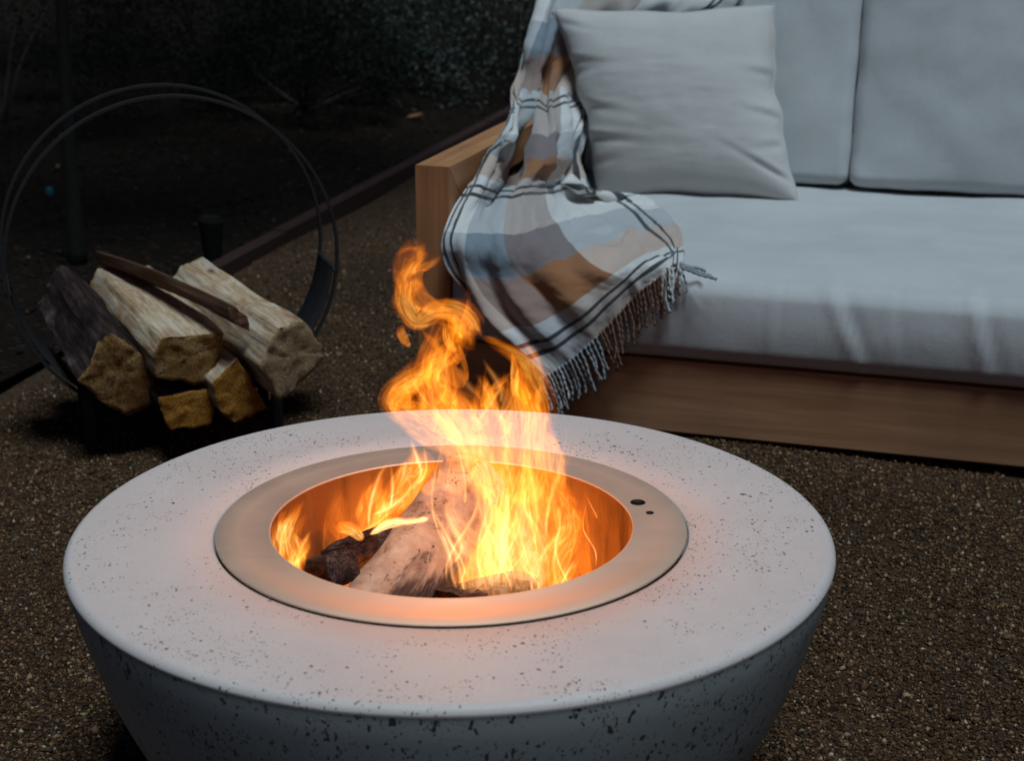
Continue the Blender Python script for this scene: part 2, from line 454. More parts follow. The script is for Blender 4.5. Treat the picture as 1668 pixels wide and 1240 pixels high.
for px, py, r in ((1039, 819, 0.0105), (1058.5, 836, 0.0055)):
    P = at_z(px, py, zt - 0.012)
    x, y = P[0] - PC[0], P[1] - PC[1]
    # shallow screw-hole cup with a domed bolt inside
    cup = lathe('hole_cup', [(0.0005, zt + 0.0004), (r * 0.93, zt + 0.0004), (r, zt + 0.0009), (r * 1.06, zt + 0.0005), (r * 1.08, zt - 0.001)], 28, M['black'], fl)
    cup.location = (x, y, 0)
    bolt = lathe('bolt', [(0.0003, zt + 0.0013), (r * 0.35, zt + 0.0011), (r * 0.55, zt + 0.0005)], 16, M['iron'], fl)
    bolt.location = (x, y + r * 0.3, 0)
lathe('burn_chamber', [(R2 - 0.0005, zt - 0.001), (R2 - 0.001, zt - 0.02), (R2 - 0.001, 0.10), (R2 - 0.02, 0.085), (0.01, 0.083)], 160, M['steel_inner'], pit)
lathe('ash_bed', [(0.22, 0.088), (0.17, 0.112), (0.08, 0.122), (0.01, 0.12)], 60, M['ash'], pit)

# ------------------------------------------------------------------ sofa
ANG = math.radians(-17.5)
SO = np.array([-0.2405, 4.0205, 0.0])
Us = np.array([math.cos(ANG), math.sin(ANG), 0]); Ns = np.array([-math.sin(ANG), math.cos(ANG), 0])
def to_sofa(P):
    d = np.asarray(P) - SO
    return np.stack([d @ Us, d @ Ns, d[..., 2]], -1)
def sofa_v(px, py, v):          # pixel onto the sofa plane at depth v
    d = ray(px, py); tt = ((SO - CAM) @ Ns + v) / (d @ Ns)
    return to_sofa(CAM + d * tt)
def sofa_w(px, py, w):
    return to_sofa(at_z(px, py, w))
sofa = empty('sofa', SO, ANG)
tag(sofa, 'wooden outdoor sofa with thick off-white cushions', 'sofa')
SL = 1.80
AH = 0.612
for u0, nm in ((0.012, 0), (SL - 0.097, 1)):
    u1 = u0 + 0.085
    prism('arm_post', [(0.0, 0.0), (0.085, 0.0), (0.085, AH - 0.0865), (0.0, AH - 0.0015)], u0, u1, 0, M['teak_z'], sofa, 0.0022)
    prism('armrest', [(0.0, AH), (0.0865, AH - 0.086), (1.50, AH - 0.086), (1.50, AH)], u0, u1, 0, M['teak_y'], sofa, 0.0022)
    box('arm_post', (u0, 1.415, 0.0), (u1, 1.50, AH - 0.088), M['teak_z'], sofa, 0.002)
    box('side_rail', (u0 + 0.02, 0.09, 0.012), (u0 + 0.06, 1.41, 0.186), M['teak_y'], sofa, 0.002)
box('front_rail', (0.10, 0.004, 0.010), (SL - 0.10, 0.044, 0.186), M['teak_x'], sofa, 0.0025)
box('rear_rail', (0.10, 1.44, 0.010), (SL - 0.10, 1.48, 0.186), M['teak_x'], sofa, 0.0025)
for i in range(9):
    box('seat_slat', (0.10, 0.07 + i * 0.15, 0.155), (SL - 0.10, 0.17 + i * 0.15, 0.178), M['teak_x'], sofa, 0.002)
for i in range(4):
    box('back_slat', (0.10, 1.455, 0.30 + i * 0.17), (SL - 0.10, 1.475, 0.40 + i * 0.17), M['teak_x'], sofa, 0.002)
for uu in (0.06, SL - 0.10):
    box('back_post', (uu, 1.478, 0.0), (uu + 0.05, 1.505 + 0.02, 0.92), M['teak_z'], sofa, 0.002)

def rounded_box(name, size, r, n, mat, parent, disp=None, mtx=None):
    """fine rounded box centred at origin; disp(P, N) -> offset along N"""
    sx, sy, sz = size
    Vs, Fs, off = [], [], 0
    half = np.array(size) / 2
    for ax in range(3):
        for sg in (-1, 1):
            o1, o2 = [i for i in range(3) if i != ax]
            n1 = max(4, int(size[o1] / n)); n2 = max(4, int(size[o2] / n))
            def spaced(k, h):   # finer near the rounded edges
                core = np.linspace(-(h - r), h - r, k)
                e = np.linspace(0, 1, 7)[1:] * r
                return np.concatenate([-(h - r) - e[::-1], core, (h - r) + e])
            a = spaced(n1, half[o1]); b = spaced(n2, half[o2])
            A, B = np.meshgrid(a, b, indexing='ij')
            P = np.zeros(A.shape + (3,)); P[..., ax] = sg * half[ax]; P[..., o1] = A; P[..., o2] = B
            f = grid_faces(*A.shape)
            flip = (sg > 0) == (ax == 1)
            if flip: f = f[:, ::-1]
            Vs.append(P.reshape(-1, 3)); Fs.append(f + off); off += A.size
    V = np.vstack(Vs); F = np.vstack(Fs)
    key = np.round(V, 5); _, idx, inv = np.unique(key, axis=0, return_index=True, return_inverse=True)
    V = V[idx]; F = inv.reshape(-1)[F]
    inner = np.clip(V, -(half - r), half - r)
    D = V - inner; ln = np.linalg.norm(D, axis=1)[:, None]
    Nn = D / np.maximum(ln, 1e-9)
    V = inner + Nn * r
    if disp is not None: V = V + disp(V, Nn)
    if mtx is not None: V = V @ np.array(mtx.to_3x3()).T + np.array(mtx.translation)
    return mesh_np(name, V, F, mat, parent)

SC = np.array([SL / 2, 0.61, 0.288])          # seat cushion centre in the sofa frame
ssz = (SL - 0.215, 1.24, 0.196)
creases = [(0.875, 0.012, 0.006, 0.0), (1.005, 0.022, 0.012, 0.085), (1.13, 0.012, 0.005, 0.03), (1.31, 0.020, 0.012, 0.05), (0.70, 0.010, 0.005, -0.02), (0.60, 0.012, 0.004, -0.01), (1.50, 0.016, 0.009, 0.05)]
def seat_disp(V, N):
    out = np.zeros_like(V)
    x = V[:, 0] / (ssz[0] / 2); y = V[:, 1] / (ssz[1] / 2); z = V[:, 2] / (ssz[2] / 2)
    top = np.clip(N[:, 2], 0, 1)
    nz = fbm(V, 3.2, 1.0)
    out[:, 2] += top * (0.020 * (1 - np.abs(x) ** 3) * (1 - np.abs(y) ** 3) + 0.009 * nz)
    fr = np.clip(-N[:, 1], 0, 1)
    out[:, 1] -= fr * (0.014 * (1 - z ** 2) + 0.006 * nz)
    u = V[:, 0] + SC[0]; zz = (V[:, 2] + ssz[2] / 2) / ssz[2]
    for c0, wd, amp, sl in creases:
        d = (u - (c0 + sl * (0.9 - zz))) / (wd * 0.75)
        env = np.clip(1.25 - np.abs(zz - 0.72) * 1.5, 0, 1)
        amp = amp * 0.6
        prof = np.exp(-d ** 2) - 0.8 * np.exp(-(d - 1.7) ** 2)
        reach = np.clip((fr + 0.8 * top * np.exp(-((V[:, 1] + ssz[1] / 2) / 0.09) ** 2)), 0, 1)
        out += N * (amp * prof * env * reach)[:, None]
    out[:, 0] += np.clip(N[:, 0], -1, 1) * 0.01
    # seam pinch low on the front
    out[:, 1] += fr * 0.006 * np.exp(-((zz - 0.13) / 0.018) ** 2)
    return out
mt = Matrix.Translation(Vector(SC))
seat = rounded_box('seat_cushion', ssz, 0.036, 0.014, M['linen'], sofa, seat_disp, mt)
def back_cushion(u0, u1, seed):
    w = u1 - u0; h = 0.66; d = 0.19
    def disp(V, N):
        x = V[:, 0] / (w / 2); z = V[:, 2] / (h / 2)
        out = np.zeros_like(V); nz = fbm(V, 3.0, seed)
        fr = np.clip(-N[:, 1], 0, 1)
        out[:, 1] -= fr * (0.032 * (1 - np.abs(x) ** 2.5) * (1 - np.abs(z) ** 2.5) + 0.010 * nz)
        out += N * (0.004 * fbm(V, 9.0, seed + 2))[:, None]
        return out
    mt = Matrix.Translation(Vector(((u0 + u1) / 2, 1.275, 0.405 + h / 2 - 0.024))) @ Matrix.Rotation(math.radians(-12), 4, 'X')
    return rounded_box('back_cushion', (w, d, h), 0.035, 0.022, M['linen'], sofa, disp, mt)
back_cushion(0.115, 0.895, 4.0)
back_cushion(0.897, 1.685, 6.0)

# ------------------------------------------------------------------ throw pillow
def pillow():
    c = {'TL': sofa_v(900, 12, 1.06), 'TR': sofa_v(1261, 6, 1.06), 'BR': sofa_v(1300, 328, 0.90), 'BL': sofa_v(975, 330, 0.90)}
    n = 90
    s, tt = np.meshgrid(np.linspace(-1, 1, n), np.linspace(-1, 1, n), indexing='ij')
    a = (s + 1) / 2; b = (tt + 1) / 2
    # edges curve inward between the pointed corners
    a2 = a + 0.030 * np.sin(np.pi * b) ** 1.0 * (1 - 2 * a) * (np.abs(s) ** 2) * 1.3
    b2 = b + 0.028 * np.sin(np.pi * a) * (1 - 2 * b) * (np.abs(tt) ** 2) * 1.2
    P = ((1 - a2) * b2)[..., None] * c['TL'] + (a2 * b2)[..., None] * c['TR'] + (a2 * (1 - b2))[..., None] * c['BR'] + ((1 - a2) * (1 - b2))[..., None] * c['BL']
    nrm = np.cross(c['TR'] - c['TL'], c['TL'] - c['BL']); nrm /= np.linalg.norm(nrm)
    if nrm[1] > 0: nrm = -nrm
    a2 = a2 + (0.008 * np.sin(b * 17 + 1) + 0.006 * np.sin(b * 31)) * np.abs(s) ** 3 * np.sin(np.pi * b)
    b2 = b2 + 0.006 * np.sin(a * 15 + 2) * np.abs(tt) ** 3 * np.sin(np.pi * a)
    P = ((1 - a2) * b2)[..., None] * c['TL'] + (a2 * b2)[..., None] * c['TR'] + (a2 * (1 - b2))[..., None] * c['BR'] + ((1 - a2) * (1 - b2))[..., None] * c['BL']
    puff = ((1 - np.abs(s) ** 2.3) * (1 - np.abs(tt) ** 2.3)) ** 0.55
    flat = np.stack([s, tt, 0 * s], -1).reshape(-1, 3)
    nz = fbm(flat, 1.3, 3.0).reshape(n, n); nz2 = fbm(flat * np.array([1, 4, 1]), 1.5, 5.0).reshape(n, n)
    # pinched folds running in from the side edges
    fold = np.zeros_like(s)
    for t0, amp, reach, side, slope in ((0.42, 0.016, 0.38, -1, -0.10), (0.30, 0.012, 0.30, -1, 0.10), (-0.02, 0.014, 0.42, -1, -0.22), (-0.36, 0.020, 0.45, -1, -0.12), (-0.62, 0.010, 0.3, -1, 0.1), (0.25, 0.012, 0.25, 1, 0.1), (-0.18, 0.014, 0.28, 1, 0.2), (-0.45, 0.014, 0.25, 1, -0.2), (-0.82, 0.02, 0.4, 1, 0.6), (0.85, 0.010, 0.3, -1, -0.3)):
        dist = (1 - s * side) / 2 * 2
        d = (tt - t0 - slope * dist) / 0.045
        fold -= amp * (np.exp(-d ** 2) - 0.6 * np.exp(-(d - 1.6) ** 2)) * np.exp(-(dist / reach) ** 2)
    th = 0.118
    fold *= 0.45
    outF = P + nrm * (th * puff + 0.006 * nz * puff + 0.0025 * nz2 * puff + fold * np.minimum(1, puff * 3))[..., None]
    outB = P - nrm * (0.065 * puff)[..., None]
    V = np.vstack([outF.reshape(-1, 3), outB.reshape(-1, 3)])
    f = grid_faces(n, n); F = np.vstack([f, f[:, ::-1] + n * n])
    # centre the origin on the pillow base
    o = mesh_np('throw_pillow', V, F, M['linen_pillow'])
    o.location = Vector(SO); o.rotation_euler = (0, 0, ANG)
    bpy.context.view_layer.update()
    tag(o, 'square off-white throw pillow leaning beside the plaid blanket', 'pillow')
    ring = [(i, 0) for i in range(n)] + [(n - 1, j) for j in range(1, n)] + [(i, n - 1) for i in range(n - 2, -1, -1)] + [(0, j) for j in range(n - 2, 0, -1)]
    path = np.array([P[i, j] for i, j in ring])[::2]
    V, F = tube(path, 0.0028, 6, True); mesh_np('seam', V, F, M['linen_pillow'], o)
    return o
pillow()
# ------------------------------------------------------------------ plaid blanket
SP, TP = 0.86, 0.80      # repeat across / along, in blanket parameter units
def m_plaid():
    t = NT('plaid_wool')
    uv = t.n('ShaderNodeUVMap', uv_map='UVMap').outputs[0]
    wob = t.noise(uv, 60, 2, out=1)
    sep = t.n('ShaderNodeSeparateXYZ', {0: uv})
    sx, ty = sep.outputs[0], sep.outputs[1]
    W = (0.70, 0.70, 0.68); G = (0.22, 0.27, 0.32); T = (0.42, 0.19, 0.08); P = (0.22, 0.105, 0.06); D = (0.016, 0.024, 0.030); N = (0.33, 0.27, 0.21)
    fs = t.math('FRACT', t.math('DIVIDE', t.math('ADD', sx, 0.08), SP))
    ft = t.math('FRACT', t.math('DIVIDE', t.math('ADD', ty, 0.04), TP))
    cs = t.ramp(fs, [(0.0, W), (0.26, G), (0.50, P), (0.78, W)], 'CONSTANT')
    ct = t.ramp(ft, [(0.0, W), (0.29, T), (0.60, G), (0.88, W)], 'CONSTANT')
    col = t.mix(0.5, cs, ct)
    def lines(f, c1, c2, w):
        l = None
        for c in (c1, c2):
            d = t.math('ABSOLUTE', t.math('SUBTRACT', f, c))
            x = t.math('SUBTRACT', 1.0, t.sstep(d, w * 0.7, w))
            l = x if l is None else t.math('MAXIMUM', l, x)
        return l
    ln = t.math('MAXIMUM', lines(fs, 0.116, 0.164, 0.0105), lines(ft, 0.143, 0.197, 0.0125))
    col = t.mix(t.math('MULTIPLY', ln, 0.93), col, D)
    tw = t.n('ShaderNodeTexWave', {'Vector': t.mapping(uv, (1, 0.75, 1), (0, 0, 0.8)), 'Scale': 110.0, 'Distortion': 2.0}).outputs[1]
    fz = t.noise(uv, 240, 3)
    h = t.math('ADD', t.math('MULTIPLY', tw, 0.5), fz)
    col = t.mix(t.math('MULTIPLY', fz, 0.35), col, t.mix(1.0, col, (0.45, 0.45, 0.45), 'MULTIPLY'))
    t.bsdf(Base_Color=col, Roughness=0.95, Normal=t.bump(h, 0.45, 0.0015), Sheen_Weight=0.25, Sheen_Roughness=0.5, Specular_IOR_Level=0.1)
    return t.m
M['plaid'] = m_plaid()

def hull(px, py, b):
    """first hit of the pixel ray with the sofa's front / seat / back, moved b metres towards the camera"""
    P = sofa_v(px, py, -0.035)
    if P[2] > 0.405:
        P = sofa_w(px, py, 0.418)
        vmax = 1.06 - 0.0
        if P[1] > vmax:
            P = sofa_v(px, py, vmax + 0.05)
    d = ray(px, py); dl = np.array([d @ Us, d @ Ns, d[2]]); dl /= np.linalg.norm(dl)
    return P - dl * b
rows = [
 # (t, [(px,py,bulge or ('v',v)) x 9])
 (2.62, [(872, -75, ('v', 1.30)), (905, -80, ('v', 1.29)), (940, -85, ('v', 1.29)), (985, -85, ('v', 1.28)), (1030, -85, ('v', 1.28)), (1080, -85, ('v', 1.28)), (1130, -85, ('v', 1.28)), (1180, -85, ('v', 1.28)), (1225, -80, ('v', 1.28))]),
 (2.40, [(874, 0, ('v', 1.18)), (890, -5, ('v', 1.15)), (915, -8, ('v', 1.14)), (960, -5, ('v', 1.13)), (1010, 0, ('v', 1.14)), (1060, 0, ('v', 1.12)), (1110, 0, ('v', 1.14)), (1160, -2, ('v', 1.13)), (1208, -8, ('v', 1.15))]),
 (2.12, [(845, 85, ('v', 1.10)), (866, 75, ('v', 1.02)), (888, 70, ('v', 0.98)), (905, 72, ('v', 1.04)), (935, 75, ('v', 1.10)), (970, 75, ('v', 1.13)), (1020, 70, ('v', 1.14)), (1080, 60, ('v', 1.14)), (1140, 50, ('v', 1.15))]),
 (1.84, [(834, 150, ('w', 0.67)), (850, 140, ('v', 0.93)), (872, 135, ('v', 0.90)), (886, 138, ('v', 0.98)), (898, 140, ('v', 0.94)), (914, 138, ('v', 0.98)), (940, 140, ('v', 1.06)), (965, 140, ('v', 1.10)), (985, 140, ('v', 1.13))]),
 (1.52, [(822, 214, ('w', 0.640)), (836, 208, ('w', 0.665)), (856, 214, ('v', 0.72)), (870, 210, ('v', 0.54)), (898, 205, ('v', 0.50)), (922, 205, ('v', 0.66)), (933, 205, ('v', 0.88)), (942, 205, ('v', 0.94)), (954, 205, ('v', 1.02))]),
 (1.22, [(790, 258, ('u', 0.112)), (812, 264, ('u', 0.145)), (838, 276, ('v', 0.62)), (853, 268, ('v', 0.40)), (886, 262, ('v', 0.34)), (912, 256, ('v', 0.46)), (920, 266, ('v', 0.72)), (932, 258, ('v', 0.68)), (946, 264, ('v', 0.82))]),
 (0.94, [(764, 304, ('u', 0.112)), (790, 302, ('v', 0.10)), (815, 314, ('v', 0.26)), (835, 304, ('v', 0.18)), (868, 300, ('v', 0.28)), (895, 300, ('v', 0.44)), (915, 296, ('v', 0.52)), (945, 300, ('v', 0.58)), (985, 318, ('v', 0.66))]),
 (0.80, [(738, 345, ('v', 0.02)), (768, 346, ('v', 0.02)), (800, 350, ('v', 0.08)), (832, 345, ('v', 0.06)), (868, 338, ('v', 0.16)), (902, 332, ('v', 0.32)), (940, 324, 0.03), (990, 322, 0.02), (1048, 324, 0.012)]),
 (0.62, [(722, 392, ('v', -0.07)), (752, 396, ('v', -0.08)), (790, 402, ('v', -0.06)), (830, 398, ('v', -0.05)), (876, 385, ('v', 0.03)), (925, 370, 0.03), (975, 356, 0.03), (1030, 345, 0.025), (1085, 344, 0.012)]),
 (0.44, [(730, 440, ('v', -0.08)), (765, 450, ('v', -0.085)), (808, 456, ('v', -0.07)), (855, 448, ('v', -0.065)), (905, 428, ('v', -0.02)), (955, 405, 0.035), (1005, 386, 0.03), (1055, 370, 0.03), (1102, 362, 0.015)]),
 (0.27, [(770, 498, ('v', -0.075)), (805, 508, ('v', -0.08)), (850, 506, ('v', -0.07)), (898, 488, ('v', -0.065)), (944, 460, ('v', -0.055)), (992, 430, ('v', -0.03)), (1038, 406, 0.03), (1080, 392, 0.025), (1112, 388, 0.015)]),
 (0.11, [(832, 560, ('v', -0.07)), (866, 562, ('v', -0.072)), (905, 548, ('v', -0.068)), (948, 520, ('v', -0.065)), (988, 485, ('v', -0.06)), (1030, 450, ('v', -0.052)), (1066, 426, ('v', -0.03)), (1094, 412, 0.02), (1114, 408, 0.012)]),
 (0.0, [(876, 612, ('v', -0.06)), (904, 604, ('v', -0.062)), (936, 582, ('v', -0.06)), (972, 550, ('v', -0.06)), (1008, 512, ('v', -0.058)), (1044, 474, ('v', -0.052)), (1076, 450, ('v', -0.04)), (1098, 436, ('v', -0.012)), (1114, 428, 0.012)]),
]
def blanket():
    ctrl = np.zeros((len(rows), 9, 3)); tv = []
    for i, (tt, pts) in enumerate(rows):
        tv.append(tt)
        for j, (px, py, b) in enumerate(pts):
            if not isinstance(b, tuple): ctrl[i, j] = hull(px, py, b)
            elif b[0] == 'v': ctrl[i, j] = sofa_v(px, py, b[1])
            elif b[0] == 'w': ctrl[i, j] = sofa_w(px, py, b[1])
            else:
                d = ray(px, py); ctrl[i, j] = to_sofa(CAM + d * (((SO - CAM) @ Us + b[1]) / (d @ Us)))
    nr, nc = 300, 200
    A = np.stack([catmull(ctrl[:, j], nr) for j in range(9)], 1)
    tt = catmull(np.array(tv)[:, None], nr)[:, 0]
    P = np.stack([catmull(A[i], nc) for i in range(nr)], 0)
    s = np.linspace(0, 1, nc)
    S, T = np.meshgrid(s, tt, indexing='xy')
    # normals
    du = np.gradient(P, axis=1); dv = np.gradient(P, axis=0)
    N = np.cross(du, dv); N /= np.linalg.norm(N, axis=2)[..., None] + 1e-12
    N = np.where((N[..., 1:2] > 0), -N, N)
    flat = np.stack([S * 1.0, T * 1.0, 0 * S], -1).reshape(-1, 3)
    n1 = fbm(flat * np.array([1.0, 0.45, 1]), 5.0, 2.0).reshape(nr, nc)
    n2 = fbm(flat * np.array([1.0, 0.6, 1]), 14.0, 8.0).reshape(nr, nc)
    off = 0.016 * n1 + 0.004 * n2
    # long soft folds in the hanging left half
    hang = np.clip((0.68 - T) / 0.2, 0, 1) * np.clip(T / 0.18, 0, 1) * np.clip((0.62 - S) / 0.2, 0, 1)
    off += 0.015 * hang * np.sin((S * 1.0 - T * 0.22) * 38)
    off += 0.011 * np.clip((T - 0.8) / 0.2, 0, 1) * np.sin(S * 34 + T * 5)
    P = P + N * off[..., None]
    uvs = np.stack([S, T], -1).reshape(-1, 2)
    o = mesh_np('plaid_blanket', P.reshape(-1, 3), grid_faces(nr, nc), M['plaid'], uv=uvs)
    o.location = Vector(SO); o.rotation_euler = (0, 0, ANG)
    md = o.modifiers.new('thick', 'SOLIDIFY'); md.thickness = 0.005; md.offset = 0.0
    tag(o, 'plaid wool blanket in tan, grey and white draped over the sofa corner', 'blanket')
    # fringe: one twisted tassel per strand bundle
    tm = {}
    for nm, c in (('white', (0.50, 0.52, 0.53)), ('grey', (0.26, 0.30, 0.33)), ('brown', (0.21, 0.12, 0.085)), ('beige', (0.32, 0.28, 0.23)), ('dark', (0.03, 0.04, 0.045))):
        tm[nm] = m_simple('yarn_' + nm, c, 0.95, 0, 300, 0.35, 0.5, 0.1)
    edge = P[-1]; nT = 46
    rs = np.random.default_rng(5)
    for k in range(nT):
        f = (k + 0.5) / nT + rs.normal(0, 0.002)
        a = edge[min(nc - 1, max(0, int(f * (nc - 1))))].copy()
        # direction: down the fall line, a little along the cloth's own direction
        dirn = (P[-1] - P[-12])[min(nc - 1, int(f * (nc - 1)))]; dirn = dirn / (np.linalg.norm(dirn) + 1e-9)
        Lk = rs.uniform(0.085, 0.112) * (1.0 if f < 0.9 else 0.9)
        npt = 22; tt2 = np.linspace(0, 1, npt)
        g = np.array([0.10 * rs.normal(), 0.02, -1.0])
        if f < 0.45: g[0] += 0.22
        d = dirn[None] * (1 - tt2)[:, None] * 0.9 + g[None] * (0.35 + tt2)[:, None]
        d /= np.linalg.norm(d, axis=1)[:, None]
        path = a + np.cumsum(d * (Lk / npt), axis=0) - d[:1] * 0.008
        ph = rs.uniform(0, 6.28)
        path[:, 0] += 0.0022 * np.sin(tt2 * 9 + ph) * tt2; path[:, 1] += 0.0022 * np.cos(tt2 * 8 + ph) * tt2 - 0.004
        path[:, 1] = np.minimum(path[:, 1], -0.022 if f < 0.93 else 9)
        col = 'beige' if f < 0.14 else 'grey' if f < 0.40 else 'brown' if f < 0.76 else 'white'
        if f < 0.36 and k % 3 == 1: col = 'white' if f < 0.2 else 'grey'
        if 0.84 < f < 0.90: col = 'dark' if k % 2 else 'white'
        if f >= 0.76 and k % 5 == 2: col = 'brown'
        r0 = 0.0027
        rad = r0 * (1 + 0.22 * np.sin(tt2 * 40)) ; rad[-3:] *= np.array([1.35, 1.2, 0.8])
        # two plies wound round each other
        ang = tt2 * 34 + ph
        for q in ((0,) if col != 'dark' else (0, 1)):
            offs = np.stack([np.cos(ang + math.pi * q), np.sin(ang + math.pi * q), 0 * ang], -1) * (0.0007 if col != 'dark' else 0.0018)
            Vt, Ft = tube(path + offs, rad * (1 if col != 'dark' else 0.75), 6)
            mesh_np('tassel', Vt, Ft, tm['white'] if q else tm[col], o)
    # two tassels lying back on the seat
    for k, (p0, p1) in enumerate((((1108, 436), (1158, 452)), ((1110, 440), (1166, 458)), ((1106, 432), (1148, 444)))):
        a = sofa_w(*p0, 0.418); b = sofa_w(*p1, 0.408)
        tt2 = np.linspace(0, 1, 18)
        path = a[None] * (1 - tt2)[:, None] + b[None] * tt2[:, None]; path[:, 2] += 0.003 + 0.002 * np.sin(tt2 * 3.14); path[:, 1] += 0.006 * np.sin(tt2 * 7 + k)
        Vt, Ft = tube(path, 0.0036 * (1 + 0.25 * np.sin(tt2 * 38)), 6)
        mesh_np('tassel', Vt, Ft, tm['grey'], o)
    return o
blanket()
# ------------------------------------------------------------------ log rack
HY = 0.0
HC = np.array([-0.806, 3.96]); HR = 0.380; HYAW = math.radians(18); HS = 0.19
rack = empty('log_rack', (HC[0], HC[1], -0.01), HYAW)
tag(rack, 'black round hoop log rack holding split firewood', 'log rack')
def hoop(y):
    # flat bar: rectangular section swept round the circle
    n = 120; w, th = 0.014, 0.0065
    a = np.linspace(0, 2 * np.pi, n, endpoint=False)
    sec = [(-w / 2, -th / 2), (w / 2, -th / 2), (w / 2, th / 2), (-w / 2, th / 2)]
    V = np.stack([np.stack([(HR + dr) * np.cos(a), np.full(n, y + dy), (HR + dr) * np.sin(a) + HR + 0.045], -1) for dy, dr in sec], 1)
    F = [tuple(int(q) for q in (i * 4 + j, i * 4 + (j + 1) % 4, ((i + 1) % n) * 4 + (j + 1) % 4, ((i + 1) % n) * 4 + j)) for i in range(n) for j in range(4)]
    return mesh_np('hoop', V.reshape(-1, 3), F, M['iron'], rack, False)
hoop(-HS / 2); hoop(HS / 2)
a = np.radians(np.linspace(-172, -8, 60)); r = HR - 0.006
V = np.stack([np.stack([(r + dr) * np.cos(a), np.full(60, yy), (r + dr) * np.sin(a) + HR + 0.045], -1) for yy, dr in ((-HS / 2 + 0.012, 0), (HS / 2 - 0.012, 0), (HS / 2 - 0.012, -0.003), (-HS / 2 + 0.012, -0.003))], 1)
mesh_np('cradle_plate', V.reshape(-1, 3), grid_faces(60, 4, True), M['iron'], rack, False)
for an in (-8, -172, 60, 125):
    aa = math.radians(an); x, z = HR * math.cos(aa), HR * math.sin(aa) + HR + 0.045
    if an in (-8, -172):
        V, F = tube([(x, -HS / 2, z), (x, HS / 2, z)], 0.007, 8); mesh_np('cross_bar', V, F, M['iron'], rack)
for x in (-0.22, 0.22):
    z1 = HR + 0.045 - math.sqrt(HR ** 2 - x ** 2)
    for y in (-HS / 2, HS / 2):
        box('foot', (x - 0.012, y - 0.012, 0.0), (x + 0.012, y + 0.012, z1 + 0.004), M['iron'], rack, 0.002)

